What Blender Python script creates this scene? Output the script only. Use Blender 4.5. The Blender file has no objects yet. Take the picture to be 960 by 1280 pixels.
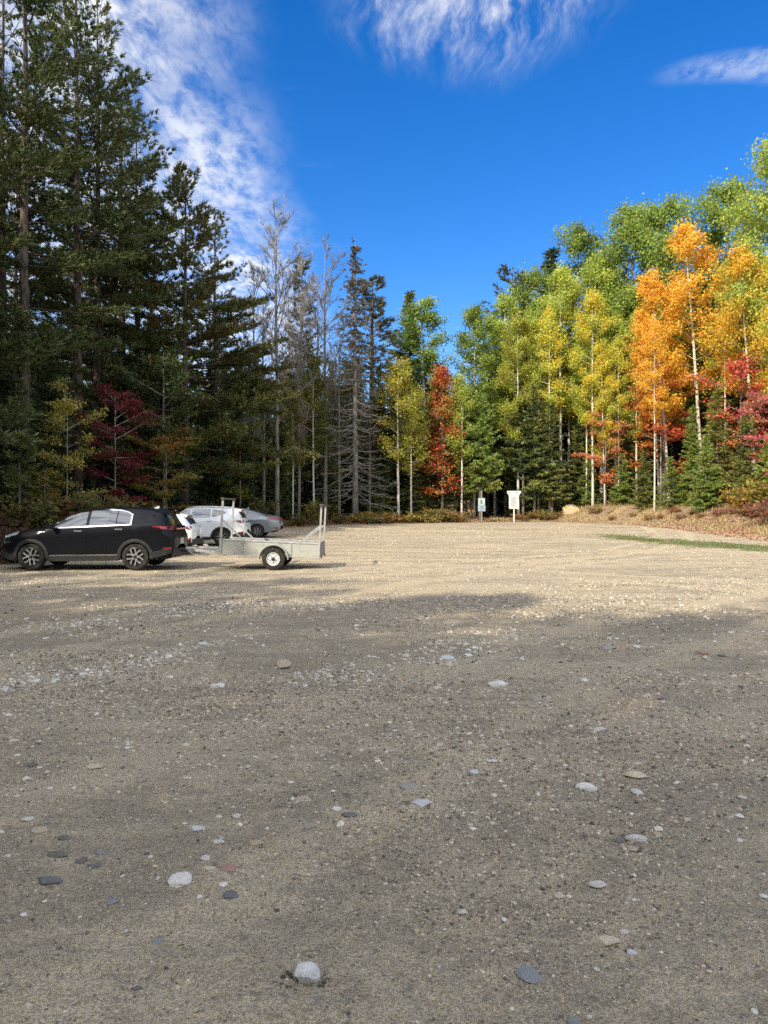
import bpy, math, random
import numpy as np
from mathutils import Vector, Matrix

# ------------------------------------------------------------------ scene, camera, light
scene = bpy.context.scene
COL = scene.collection
R = math.radians
CAM_H = 1.58
F_PX = 1280 * 26.0 / 36.0
HORIZON = 636.0

cam_data = bpy.data.cameras.new("camera")
cam = bpy.data.objects.new("camera", cam_data)
COL.objects.link(cam)
cam_data.sensor_fit = 'VERTICAL'
cam_data.sensor_height = 36.0
cam_data.sensor_width = 27.0
cam_data.lens = 26.0
cam_data.clip_start = 0.05
cam_data.clip_end = 2000.0
cam.location = (0, 0, CAM_H)
cam.rotation_euler = (R(90) - math.atan((640 - HORIZON) / F_PX), 0, 0)
scene.camera = cam

SUN_EL = R(36.0)
SUN_DIR_XY = Vector((-0.60, -0.80)).normalized()
SUN = Vector((SUN_DIR_XY.x * math.cos(SUN_EL), SUN_DIR_XY.y * math.cos(SUN_EL), math.sin(SUN_EL)))
sun_data = bpy.data.lights.new("sun", 'SUN')
sun_data.energy = 3.75
sun_data.angle = R(0.53)
sun_data.color = (1.0, 0.90, 0.72)
sun = bpy.data.objects.new("sun", sun_data)
COL.objects.link(sun)
sun.rotation_euler = SUN.to_track_quat('Z', 'Y').to_euler()
sun.location = SUN * 100

scene.view_settings.view_transform = 'Standard'
scene.view_settings.look = 'None'
scene.view_settings.exposure = 0.55
scene.view_settings.gamma = 1.0
scene.render.engine = 'CYCLES'
scene.cycles.max_bounces = 6
scene.cycles.diffuse_bounces = 3
scene.cycles.glossy_bounces = 3
scene.cycles.transmission_bounces = 4
scene.cycles.transparent_max_bounces = 4
scene.cycles.use_denoising = False
try:
    scene.cycles.use_adaptive_sampling = True
    scene.cycles.adaptive_threshold = 0.015
except Exception:
    pass


class NT:
    """small helper round a node tree"""
    def __init__(self, tree):
        self.t = tree
        self.t.nodes.clear()

    def n(self, kind, **kw):
        nd = self.t.nodes.new(kind)
        for k, v in kw.items():
            if k == 'ins':
                for kk, vv in v.items():
                    s = nd.inputs[kk]
                    if isinstance(vv, bpy.types.NodeSocket):
                        self.t.links.new(vv, s)
                    else:
                        s.default_value = vv
            else:
                setattr(nd, k, v)
        return nd

    def math(self, op, a, b=None, c=None, clamp=False):
        nd = self.n('ShaderNodeMath', operation=op, use_clamp=clamp)
        for i, x in enumerate((a, b, c)):
            if x is None:
                continue
            if isinstance(x, bpy.types.NodeSocket):
                self.t.links.new(x, nd.inputs[i])
            else:
                nd.inputs[i].default_value = x
        return nd.outputs[0]

    def smooth(self, x, a, b, lo=0.0, hi=1.0):
        nd = self.n('ShaderNodeMapRange', interpolation_type='SMOOTHSTEP')
        self.t.links.new(x, nd.inputs['Value'])
        nd.inputs['From Min'].default_value = a
        nd.inputs['From Max'].default_value = b
        nd.inputs['To Min'].default_value = lo
        nd.inputs['To Max'].default_value = hi
        return nd.outputs['Result']

    def noise(self, vec, scale, detail=4.0, rough=0.55, dist=0.0, dim='3D'):
        nd = self.n('ShaderNodeTexNoise', noise_dimensions=dim)
        if vec is not None:
            self.t.links.new(vec, nd.inputs['Vector'])
        nd.inputs['Scale'].default_value = scale
        nd.inputs['Detail'].default_value = detail
        nd.inputs['Roughness'].default_value = rough
        nd.inputs['Distortion'].default_value = dist
        return nd.outputs['Fac']

    def mix(self, fac, a, b, blend='MIX'):
        nd = self.n('ShaderNodeMix', data_type='RGBA', blend_type=blend)
        for s, x in ((nd.inputs[0], fac), (nd.inputs[6], a), (nd.inputs[7], b)):
            if isinstance(x, bpy.types.NodeSocket):
                self.t.links.new(x, s)
            else:
                if not isinstance(x, (int, float)) and len(x) == 3:
                    x = (*x, 1)
                s.default_value = x
        return nd.outputs[2]

    def mapping(self, vec, scale=(1, 1, 1), rot=(0, 0, 0), loc=(0, 0, 0)):
        nd = self.n('ShaderNodeMapping')
        self.t.links.new(vec, nd.inputs['Vector'])
        nd.inputs['Scale'].default_value = scale
        nd.inputs['Rotation'].default_value = rot
        nd.inputs['Location'].default_value = loc
        return nd.outputs['Vector']

    def link(self, a, b):
        self.t.links.new(a, b)


# ------------------------------------------------------------------ sky with thin cirrus
world = bpy.data.worlds.new("World")
scene.world = world
world.use_nodes = True
w = NT(world.node_tree)
out = w.n('ShaderNodeOutputWorld')
bg = w.n('ShaderNodeBackground')
bg.inputs['Strength'].default_value = 0.145
w.link(bg.outputs[0], out.inputs[0])
sky = w.n('ShaderNodeTexSky', sky_type='NISHITA')
sky.sun_disc = False
sky.sun_elevation = SUN_EL
sky.sun_rotation = math.atan2(SUN_DIR_XY.x, SUN_DIR_XY.y)
sky.altitude = 400.0
sky.air_density = 1.0
sky.dust_density = 0.15
sky.ozone_density = 3.0
hsv = w.n('ShaderNodeHueSaturation')
hsv.inputs['Hue'].default_value = 0.511
hsv.inputs['Saturation'].default_value = 1.38
hsv.inputs['Value'].default_value = 1.0
w.link(sky.outputs[0], hsv.inputs['Color'])
tc = w.n('ShaderNodeTexCoord')
sep = w.n('ShaderNodeSeparateXYZ')
w.link(tc.outputs['Generated'], sep.inputs[0])
zz = w.math('MAXIMUM', sep.outputs['Z'], 0.04)
u = w.math('DIVIDE', sep.outputs['X'], zz)
v = w.math('DIVIDE', sep.outputs['Y'], zz)
comb = w.n('ShaderNodeCombineXYZ')
w.link(u, comb.inputs[0])
w.link(v, comb.inputs[1])
P = comb.outputs[0]
# domain warp so that edges are ragged
warp = w.n('ShaderNodeTexNoise', noise_dimensions='3D')
w.link(P, warp.inputs['Vector'])
warp.inputs['Scale'].default_value = 3.0
warp.inputs['Detail'].default_value = 5.0
wsub = w.n('ShaderNodeVectorMath', operation='SUBTRACT')
w.link(warp.outputs['Color'], wsub.inputs[0])
wsub.inputs[1].default_value = (0.5, 0.5, 0.5)
wsc = w.n('ShaderNodeVectorMath', operation='SCALE')
w.link(wsub.outputs[0], wsc.inputs[0])
wsc.inputs['Scale'].default_value = 0.16
wadd = w.n('ShaderNodeVectorMath', operation='ADD')
w.link(P, wadd.inputs[0])
w.link(wsc.outputs[0], wadd.inputs[1])
PW = wadd.outputs[0]
sp2 = w.n('ShaderNodeSeparateXYZ')
w.link(PW, sp2.inputs[0])
uw, vw = sp2.outputs[0], sp2.outputs[1]
# band of mackerel cloud to the left
band = w.smooth(uw, -0.22, -0.56)
fine = w.noise(w.mapping(P, (1.25, 0.62, 1.0), (0, 0, 0.45)), 13.0, 9.0, 0.66, 0.25)
band_tex = w.smooth(fine, 0.30, 0.66, 0.10, 1.0)
broad = w.smooth(w.noise(P, 2.6, 3.0, 0.5), 0.28, 0.62, 0.35, 1.0)
band_c = w.math('MULTIPLY', w.math('MULTIPLY', band, band_tex), broad)
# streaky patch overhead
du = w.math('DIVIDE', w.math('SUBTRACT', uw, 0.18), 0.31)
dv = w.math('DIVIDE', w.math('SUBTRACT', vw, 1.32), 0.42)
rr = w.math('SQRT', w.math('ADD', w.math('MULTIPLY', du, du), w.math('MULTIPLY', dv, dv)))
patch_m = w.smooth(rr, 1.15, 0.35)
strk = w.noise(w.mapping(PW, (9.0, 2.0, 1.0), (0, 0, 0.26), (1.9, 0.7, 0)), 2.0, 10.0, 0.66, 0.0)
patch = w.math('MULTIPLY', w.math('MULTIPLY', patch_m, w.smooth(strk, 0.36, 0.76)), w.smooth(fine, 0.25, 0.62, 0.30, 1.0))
# streak to the right
du2 = w.math('DIVIDE', w.math('SUBTRACT', uw, 0.86), 0.22)
dv2 = w.math('DIVIDE', w.math('SUBTRACT', w.math('ADD', vw, w.math('MULTIPLY', uw, 0.22)), 1.86), 0.075)
rr2 = w.math('SQRT', w.math('ADD', w.math('MULTIPLY', du2, du2), w.math('MULTIPLY', dv2, dv2)))
streak = w.math('MULTIPLY', w.smooth(rr2, 1.25, 0.25), w.smooth(fine, 0.30, 0.60))
# thin wisps everywhere else, plus unseen cloud overhead and behind added to brighten shade
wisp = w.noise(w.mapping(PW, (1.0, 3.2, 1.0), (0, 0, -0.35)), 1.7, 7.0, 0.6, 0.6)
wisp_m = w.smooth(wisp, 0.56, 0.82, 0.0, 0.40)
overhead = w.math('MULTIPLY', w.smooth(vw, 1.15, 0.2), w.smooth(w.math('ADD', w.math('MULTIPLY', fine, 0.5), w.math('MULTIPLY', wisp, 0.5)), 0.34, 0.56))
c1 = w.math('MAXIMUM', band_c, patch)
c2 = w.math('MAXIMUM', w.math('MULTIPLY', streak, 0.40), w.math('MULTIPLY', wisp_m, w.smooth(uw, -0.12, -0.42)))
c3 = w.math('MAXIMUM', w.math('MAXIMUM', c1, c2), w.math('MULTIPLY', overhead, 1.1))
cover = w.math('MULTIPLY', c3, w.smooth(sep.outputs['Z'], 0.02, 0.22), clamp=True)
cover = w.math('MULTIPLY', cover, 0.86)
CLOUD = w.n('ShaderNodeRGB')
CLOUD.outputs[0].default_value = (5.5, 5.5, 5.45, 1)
# added gain: unseen cloud towards the sun is brightened to lift the shade
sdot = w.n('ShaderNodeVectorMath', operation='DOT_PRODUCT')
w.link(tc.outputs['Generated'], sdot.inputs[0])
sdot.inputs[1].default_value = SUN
sunward = w.math('POWER', w.math('MAXIMUM', sdot.outputs['Value'], 0.0), 2.0)
cgain = w.math('ADD', 1.0, w.math('MULTIPLY', sunward, 1.3))
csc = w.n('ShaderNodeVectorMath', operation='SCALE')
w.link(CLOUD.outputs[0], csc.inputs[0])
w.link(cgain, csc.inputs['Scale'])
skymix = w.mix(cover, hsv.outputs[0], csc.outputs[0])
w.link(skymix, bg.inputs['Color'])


# ------------------------------------------------------------------ object helpers
def tag(o, label=None, cat=None, group=None, kind=None):
    if label: o['label'] = label
    if cat: o['category'] = cat
    if group: o['group'] = group
    if kind: o['kind'] = kind
    return o


def thing(name, label, cat, loc=(0, 0, 0), rz=0.0, group=None):
    o = bpy.data.objects.new(name, None)
    COL.objects.link(o)
    o.empty_display_size = 0.2
    o.location = loc
    o.rotation_euler = (0, 0, rz)
    return tag(o, label, cat, group)


class Geo:
    """collects vertices and faces; build() makes one mesh"""
    def __init__(self):
        self.V, self.Q, self.T, self.nv = [], [], [], 0

    def add(self, V, Q=None, T=None):
        V = np.asarray(V, dtype=np.float64).reshape(-1, 3)
        if Q is not None and len(Q):
            self.Q.append(np.asarray(Q, dtype=np.int64).reshape(-1, 4) + self.nv)
        if T is not None and len(T):
            self.T.append(np.asarray(T, dtype=np.int64).reshape(-1, 3) + self.nv)
        self.V.append(V)
        self.nv += len(V)
        return self

    def mesh(self, name, mat, smooth=False, sharp=None):
        V = np.concatenate(self.V) if self.V else np.zeros((0, 3))
        Q = np.concatenate(self.Q) if self.Q else np.zeros((0, 4), dtype=np.int64)
        T = np.concatenate(self.T) if self.T else np.zeros((0, 3), dtype=np.int64)
        me = bpy.data.meshes.new(name)
        me.vertices.add(len(V))
        me.vertices.foreach_set('co', V.astype(np.float32).ravel())
        nl = len(Q) * 4 + len(T) * 3
        me.loops.add(nl)
        me.loops.foreach_set('vertex_index', np.concatenate([Q.ravel(), T.ravel()]).astype(np.int32))
        npoly = len(Q) + len(T)
        me.polygons.add(npoly)
        ls = np.concatenate([np.arange(len(Q)) * 4, len(Q) * 4 + np.arange(len(T)) * 3]).astype(np.int32)
        me.polygons.foreach_set('loop_start', ls)
        me.polygons.foreach_set('use_smooth', np.full(npoly, bool(smooth)))
        me.update(calc_edges=True)
        me.validate(clean_customdata=False)
        if smooth and sharp:
            me.set_sharp_from_angle(angle=R(sharp))
        for m in (mat if isinstance(mat, (list, tuple)) else [mat]):
            me.materials.append(m)
        return me

    def obj(self, name, mat, parent=None, smooth=False, sharp=None):
        o = bpy.data.objects.new(name, self.mesh(name, mat, smooth, sharp))
        COL.objects.link(o)
        if parent is not None:
            o.parent = parent
        return o

    # --- shapes
    def box(self, c, s, rot=None, bev=0.0):
        x, y, z = (np.array(s) / 2.0)
        if bev > 0:
            b = min(bev, x * .49, y * .49, z * .49)
            pts = []
            for sx in (-1, 1):
                for sy in (-1, 1):
                    for sz in (-1, 1):
                        pts += [(sx * (x - b), sy * (y - b), sz * z), (sx * (x - b), sy * y, sz * (z - b)), (sx * x, sy * (y - b), sz * (z - b))]
            V = np.array(pts, dtype=float)
            idx = lambda sx, sy, sz, k: ((sx > 0) * 4 + (sy > 0) * 2 + (sz > 0)) * 3 + k
            Q, T = [], []
            for s1 in (-1, 1):
                q = [idx(-1, -1, s1, 0), idx(1, -1, s1, 0), idx(1, 1, s1, 0), idx(-1, 1, s1, 0)]
                Q.append(q if s1 > 0 else q[::-1])
                q = [idx(-1, s1, -1, 1), idx(1, s1, -1, 1), idx(1, s1, 1, 1), idx(-1, s1, 1, 1)]
                Q.append(q if s1 < 0 else q[::-1])
                q = [idx(s1, -1, -1, 2), idx(s1, 1, -1, 2), idx(s1, 1, 1, 2), idx(s1, -1, 1, 2)]
                Q.append(q if s1 > 0 else q[::-1])
            for a in (-1, 1):
                for b_ in (-1, 1):
                    q = [idx(-1, a, b_, 0), idx(1, a, b_, 0), idx(1, a, b_, 1), idx(-1, a, b_, 1)]
                    Q.append(q if a * b_ < 0 else q[::-1])
                    q = [idx(a, -1, b_, 0), idx(a, 1, b_, 0), idx(a, 1, b_, 2), idx(a, -1, b_, 2)]
                    Q.append(q[::-1] if a * b_ < 0 else q)
                    q = [idx(a, b_, -1, 1), idx(a, b_, 1, 1), idx(a, b_, 1, 2), idx(a, b_, -1, 2)]
                    Q.append(q if a * b_ < 0 else q[::-1])
            for sx in (-1, 1):
                for sy in (-1, 1):
                    for sz in (-1, 1):
                        t = [idx(sx, sy, sz, 0), idx(sx, sy, sz, 1), idx(sx, sy, sz, 2)]
                        T.append(t if sx * sy * sz < 0 else t[::-1])
        else:
            V = np.array([(i, j, k) for i in (-x, x) for j in (-y, y) for k in (-z, z)])
            Q = [(0, 1, 3, 2), (4, 6, 7, 5), (0, 4, 5, 1), (2, 3, 7, 6), (0, 2, 6, 4), (1, 5, 7, 3)]
            T = []
        if rot is not None:
            M = np.array(rot.to_3x3()) if not isinstance(rot, np.ndarray) else rot
            V = V @ M.T
        return self.add(V + np.array(c), Q, T)

    def bar(self, a, b, wy, wz, bev=0.0, up=(0, 0, 1)):
        a, b = np.array(a, float), np.array(b, float)
        d = b - a
        L = np.linalg.norm(d)
        d = d / L
        s = np.cross(np.array(up, float), d)
        if np.linalg.norm(s) < 1e-4:
            s = np.cross(np.array((0, 1, 0.0)), d)
        s /= np.linalg.norm(s)
        t = np.cross(d, s)
        return self.box((a + b) / 2, (L, wy, wz), np.stack([d, s, t], 1), bev)

    def tube(self, pts, rad, k=8, cap=True):
        pts = np.asarray(pts, float)
        n = len(pts)
        rad = np.broadcast_to(np.asarray(rad, float), (n,))
        tan = np.gradient(pts, axis=0)
        tan /= np.linalg.norm(tan, axis=1, keepdims=True) + 1e-9
        ref = np.array((0.0, 0.0, 1.0)) if abs(tan[0, 2]) < 0.9 else np.array((1.0, 0.0, 0.0))
        s = np.cross(tan, ref)
        s /= np.linalg.norm(s, axis=1, keepdims=True) + 1e-9
        t = np.cross(tan, s)
        a = np.arange(k) * 2 * math.pi / k
        V = pts[:, None, :] + rad[:, None, None] * (np.cos(a)[None, :, None] * s[:, None, :] + np.sin(a)[None, :, None] * t[:, None, :])
        i = np.arange(n - 1)[:, None] * k
        j = np.arange(k)[None, :]
        j2 = (j + 1) % k
        Q = np.stack([i + j, i + j2, i + k + j2, i + k + j], -1).reshape(-1, 4)
        V = V.reshape(-1, 3)
        T = []
        if cap and k >= 3:
            for base, rev in ((0, False), ((n - 1) * k, True)):
                for m in range(1, k - 1):
                    tri = (base, base + m, base + m + 1)
                    T.append(tri if rev else tri[::-1])
        return self.add(V, Q, T)

    def lathe(self, prof, k=24, axis='y', c=(0, 0, 0)):
        """prof: list of (radius, along axis)"""
        prof = np.asarray(prof, float)
        n = len(prof)
        a = np.arange(k) * 2 * math.pi / k
        r, h = prof[:, 0][:, None], prof[:, 1][:, None]
        ca, sa = r * np.cos(a)[None], r * np.sin(a)[None]
        hh = h + 0 * ca
        V = np.stack([ca, hh, sa], -1) if axis == 'y' else np.stack([ca, sa, hh], -1)
        i = np.arange(n - 1)[:, None] * k
        j = np.arange(k)[None, :]
        j2 = (j + 1) % k
        Q = np.stack([i + j, i + j2, i + k + j2, i + k + j], -1).reshape(-1, 4)
        return self.add(V.reshape(-1, 3) + np.array(c), Q)


# ------------------------------------------------------------------ numpy noise
def hash2(ix, iy, seed):
    n = (ix.astype(np.int64) * 374761393 + iy.astype(np.int64) * 668265263 + seed * 144665) & 0xFFFFFFFF
    n = ((n ^ (n >> 13)) * 1274126177) & 0xFFFFFFFF
    n = n ^ (n >> 16)
    return (n & 0xFFFFFF) / float(0xFFFFFF)


def vnoise(x, y, seed=0):
    x, y = np.asarray(x, float), np.asarray(y, float)
    ix, iy = np.floor(x), np.floor(y)
    fx, fy = x - ix, y - iy
    fx, fy = fx * fx * (3 - 2 * fx), fy * fy * (3 - 2 * fy)
    a, b = hash2(ix, iy, seed), hash2(ix + 1, iy, seed)
    c, d = hash2(ix, iy + 1, seed), hash2(ix + 1, iy + 1, seed)
    return (a + (b - a) * fx) * (1 - fy) + (c + (d - c) * fx) * fy - 0.5


def fbm(x, y, seed=0, octv=4):
    s, a = 0, 1.0
    for o in range(octv):
        s = s + a * vnoise(x * 2 ** o, y * 2 ** o, seed + o * 17)
        a *= 0.5
    return s


def sstep(x, a, b):
    t = np.clip((np.asarray(x, float) - a) / (b - a), 0, 1)
    return t * t * (3 - 2 * t)
# ------------------------------------------------------------------ terrain
LOT = np.array([(-11.6, -7), (-11.6, 24), (-12.2, 34), (-11, 41), (-6, 46.5), (0, 51.5), (6.5, 55.0), (12.5, 56.0),
                (16, 51.5), (17.8, 46), (18.0, 34), (19.0, 20), (21, -7)], float)


HOLLOWS = ((-0.267, 2.475, 0.080, 0.026), (-0.815, 3.06, 0.09, 0.012), (1.19, 4.15, 0.12, 0.012), (-1.03, 7.55, 0.35, 0.05))


def lot_dist(x, y):
    """distance to the edge of the lot, positive outside"""
    x, y = np.asarray(x, float), np.asarray(y, float)
    shp = np.broadcast(x, y).shape
    p = np.stack([np.broadcast_to(x, shp).ravel(), np.broadcast_to(y, shp).ravel()], -1)
    best = np.full(len(p), 1e9)
    inside = np.zeros(len(p), bool)
    n = len(LOT)
    for i in range(n):
        a, b = LOT[i], LOT[(i + 1) % n]
        d = b - a
        t = np.clip(((p - a) @ d) / (d @ d), 0, 1)
        q = a + t[:, None] * d
        best = np.minimum(best, np.hypot(*(p - q).T))
        cond = (a[1] > p[:, 1]) != (b[1] > p[:, 1])
        xi = a[0] + (p[:, 1] - a[1]) * d[0] / (d[1] if abs(d[1]) > 1e-9 else 1e-9)
        inside ^= cond & (p[:, 0] < xi)
    return np.where(inside, -best, best).reshape(shp)


def gz(x, y):
    """height of the ground"""
    x, y = np.asarray(x, float), np.asarray(y, float)
    z = 0.60 * sstep(y, 24, 58) + 3.2 * sstep(y, 66, 150) + 2.0 * sstep(np.abs(x), 40, 150)
    d = lot_dist(x, y) + 0.7 * vnoise(x * 0.5, y * 0.5, 5)
    bank = 0.22 + 1.05 * sstep(x, 9, 18.5) * sstep(y, 8, 26)
    z = z + bank * sstep(d, -0.2, 3.8) + 0.10 * fbm(x * 0.35, y * 0.35, 11, 3) * sstep(d, 0, 4)
    # shallow swells and wheel ruts in the lot
    inn = sstep(-d, -0.5, 2.5)
    near = sstep(np.hypot(x, y), 1.0, 6.0)
    z = z + inn * near * (0.050 * fbm(x * 0.22 + 3, y * 0.34, 21, 3) + 0.030 * fbm(x * 0.5 + y * 0.25, y * 1.3 - x * 0.35, 31, 3))
    z = z + inn * 0.012 * fbm(x * 2.1, y * 2.9, 41, 3)
    # hollows round half buried stones
    for hx, hy, hr, hd in HOLLOWS:
        z = z - hd * np.exp(-((x - hx) ** 2 + (y - hy) ** 2) / hr ** 2)
    z = z + inn * 0.011 * fbm(x * 5.5, y * 7.0, 43, 3) * (1 - sstep(y, 9, 16))
    return z


def gz1(x, y):
    return float(gz(np.array([x]), np.array([y]))[0])


def ground_at(px, py):
    """the spot on the ground that the photograph shows at (px, py)"""
    dx, dz = (px - 480) / F_PX, (HORIZON - py) / F_PX
    y = 3.0
    for _ in range(40):
        z = gz1(dx * y, y)
        y = 0.5 * y + 0.5 * ((z - CAM_H) / dz) if dz < -1e-5 else y
    return dx * y, y, gz1(dx * y, y)


def axis(lim_lo, lim_hi, fine_lo, fine_hi, step, growth=1.12):
    a = list(np.arange(fine_lo, fine_hi + 1e-6, step))
    s, p = step, a[-1]
    while p < lim_hi:
        s *= growth
        p += s
        a.append(p)
    s, p = step, a[0]
    lo = []
    while p > lim_lo:
        s *= growth
        p -= s
        lo.append(p)
    return np.array(lo[::-1] + a)


gx = axis(-420, 420, -10, 24, 0.14, 1.10)
gx = np.concatenate([gx[gx < -2.7], np.arange(-2.66, 2.67, 0.055), gx[gx > 2.72]])
gy_list, yv = [], 1.2
while yv < 75:
    gy_list.append(yv)
    yv += max(0.045, yv * 0.0105)
lo, s, p = [], 0.1, 1.2
while p > -300:
    s *= 1.18
    p -= s
    lo.append(p)
s = 0.9
while yv < 900:
    gy_list.append(yv)
    s *= 1.18
    yv += s
gy = np.array(lo[::-1] + gy_list)
GX, GY = np.meshgrid(gx, gy)
GZ = gz(GX, GY)
nx_, ny_ = len(gx), len(gy)
g = Geo()
ii = (np.arange(ny_ - 1)[:, None] * nx_ + np.arange(nx_ - 1)[None]).ravel()
g.add(np.stack([GX, GY, GZ], -1), np.stack([ii, ii + 1, ii + nx_ + 1, ii + nx_], -1))

m_ground = bpy.data.materials.new("gravel_ground")
m_ground.use_nodes = True
n = NT(m_ground.node_tree)
mo = n.n('ShaderNodeOutputMaterial')
pb = n.n('ShaderNodeBsdfPrincipled')
n.link(pb.outputs[0], mo.inputs[0])
geo = n.n('ShaderNodeNewGeometry')
pos = geo.outputs['Position']
att = n.n('ShaderNodeAttribute', attribute_name='edge')
edge = att.outputs['Fac']
attg = n.n('ShaderNodeAttribute', attribute_name='turf')
attd = n.n('ShaderNodeAttribute', attribute_name='damp')
# dry sand / damp soil, drawn out along the tracks
tracks = n.noise(n.mapping(pos, (0.16, 0.62, 1), (0, 0, -0.16)), 1.0, 6.0, 0.62, 0.7)
patchy = n.noise(n.mapping(pos, (0.30, 0.55, 1), (0, 0, 0.25)), 1.0, 5.0, 0.60, 0.3)
mid = n.noise(n.mapping(pos, (1.0, 1.6, 1)), 2.6, 5.0, 0.65, 0.2)
patch2 = n.noise(n.mapping(pos, (0.9, 1.3, 1), (0, 0, 0.3)), 1.0, 7.0, 0.66, 0.6)
sandy = n.math('ADD', n.math('MULTIPLY', tracks, 0.36), n.math('MULTIPLY', patchy, 0.34))
sandy = n.math('ADD', sandy, n.math('MULTIPLY', patch2, 0.30))
sandy = n.math('ADD', sandy, n.math('MULTIPLY', n.math('SUBTRACT', mid, 0.5), 0.42))
sandy = n.math('SUBTRACT', sandy, n.math('MULTIPLY', attd.outputs['Fac'], 0.10))
# fine lines left by tyres, in two directions
ln1 = n.noise(n.mapping(pos, (0.10, 1.9, 1), (0, 0, -0.10)), 1.0, 4.0, 0.6, 0.5)
ln2 = n.noise(n.mapping(pos, (0.13, 1.5, 1), (0, 0, 0.34)), 1.0, 4.0, 0.6, 0.5)
sandy = n.math('ADD', sandy, n.math('MULTIPLY', n.math('SUBTRACT', n.math('MINIMUM', ln1, ln2), 0.44), n.smooth(n.n('ShaderNodeSeparateXYZ', ins={0: pos}).outputs['Y'], 5.0, 15.0, 0.10, 0.60)))
# pairs of curved tyre tracks, pressed into paler sand
xyz_ = n.n('ShaderNodeSeparateXYZ', ins={0: pos})
wob = n.math('MULTIPLY', n.math('SUBTRACT', n.noise(pos, 0.35, 3, 0.5), 0.5), 0.9)
trk = None
for cx_, cy_, r_ in ((30.0, -16.0, 36.0), (30.0, -16.0, 37.6), (34.0, -9.0, 41.5), (34.0, -9.0, 43.1), (-22.0, 52.0, 40.2), (-22.0, 52.0, 38.6), (4.0, 62.0, 41.0), (4.0, 62.0, 39.4), (-30.0, -30.0, 58.0), (-30.0, -30.0, 59.6), (12.0, 80.0, 54.0), (12.0, 80.0, 52.4)):
    a_x = n.math('SUBTRACT', xyz_.outputs['X'], cx_)
    a_y = n.math('SUBTRACT', xyz_.outputs['Y'], cy_)
    d_ = n.math('SQRT', n.math('ADD', n.math('MULTIPLY', a_x, a_x), n.math('MULTIPLY', a_y, a_y)))
    d_ = n.math('ABSOLUTE', n.math('ADD', n.math('SUBTRACT', d_, r_), wob))
    t_ = n.smooth(d_, 0.30, 0.06)
    trk = t_ if trk is None else n.math('MAXIMUM', trk, t_)
trk = n.math('MULTIPLY', trk, n.smooth(n.noise(pos, 0.22, 4, 0.6), 0.34, 0.52))
sandy = n.math('ADD', sandy, n.math('MULTIPLY', trk, n.smooth(xyz_.outputs['Y'], 6.0, 15.0, 0.10, 0.34)))
sandy = n.math('ADD', sandy, n.math('MULTIPLY', n.math('SUBTRACT', n.noise(n.mapping(pos, (1, 1.4, 1)), 16, 7, 0.72, 0.3), 0.5), 0.40))
fs = n.smooth(sandy, 0.38, 0.60)
c = n.mix(fs, (0.392, 0.319, 0.212), (0.590, 0.474, 0.296))
# grit: single grains as cells, two sizes
def cells(scale, lo_, hi_, name='Color'):
    vo = n.n('ShaderNodeTexVoronoi', voronoi_dimensions='3D', feature='F1')
    n.link(pos, vo.inputs['Vector'])
    vo.inputs['Scale'].default_value = scale
    vo.inputs['Randomness'].default_value = 1.0
    s_ = n.n('ShaderNodeSeparateColor')
    n.link(vo.outputs['Color'], s_.inputs[0])
    return vo, s_
v1, s1 = cells(165.0, 0, 1)
v2, s2 = cells(62.0, 0, 1)
v3, s3 = cells(24.0, 0, 1)
grain = n.n('ShaderNodeCombineColor')
g1 = n.smooth(s1.outputs[0], 0.0, 1.0, 0.66, 1.30)
c = n.mix(1.0, c, n.mix(0.0, (1, 1, 1), (1, 1, 1)), 'MULTIPLY')
hs1 = n.n('ShaderNodeHueSaturation')
n.link(c, hs1.inputs['Color'])
n.link(g1, hs1.inputs['Value'])
n.link(n.smooth(s1.outputs[1], 0, 1, 0.72, 1.0), hs1.inputs['Saturation'])
c = hs1.outputs[0]
# scattered larger chips of paler and darker stone pressed into the surface
chip = n.math('MULTIPLY', n.smooth(s2.outputs[0], 0.86, 0.90), n.smooth(v2.outputs['Distance'], 0.42, 0.30))
chipcol = n.mix(s2.outputs[1], (0.11, 0.11, 0.12), (0.70, 0.66, 0.58))
c = n.mix(n.math('MULTIPLY', chip, 0.85), c, chipcol)
chip3 = n.math('MULTIPLY', n.smooth(s3.outputs[0], 0.93, 0.95), n.smooth(v3.outputs['Distance'], 0.40, 0.30))
chip3 = n.math('MULTIPLY', chip3, n.smooth(patchy, 0.40, 0.62))
c = n.mix(n.math('MULTIPLY', chip3, 0.75), c, n.mix(s3.outputs[1], (0.15, 0.155, 0.17), (0.46, 0.42, 0.37)))
# rusty and dark organic blotches
rust = n.smooth(n.noise(pos, 1.9, 5, 0.6), 0.60, 0.74)
c = n.mix(n.math('MULTIPLY', rust, 0.35), c, (0.22, 0.135, 0.09))
dk = n.smooth(n.noise(n.mapping(pos, (1, 1.7, 1)), 4.4, 6, 0.68, 0.5), 0.57, 0.72)
c = n.mix(n.math('MULTIPLY', dk, 0.50), c, (0.155, 0.128, 0.098))
pit = n.smooth(n.noise(n.mapping(pos, (1, 1.5, 1)), 13, 4, 0.6, 0.3), 0.63, 0.70)  # shade of small pits put into the colour as dark spots
c = n.mix(n.math('MULTIPLY', pit, 0.55), c, (0.12, 0.10, 0.08))
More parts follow.
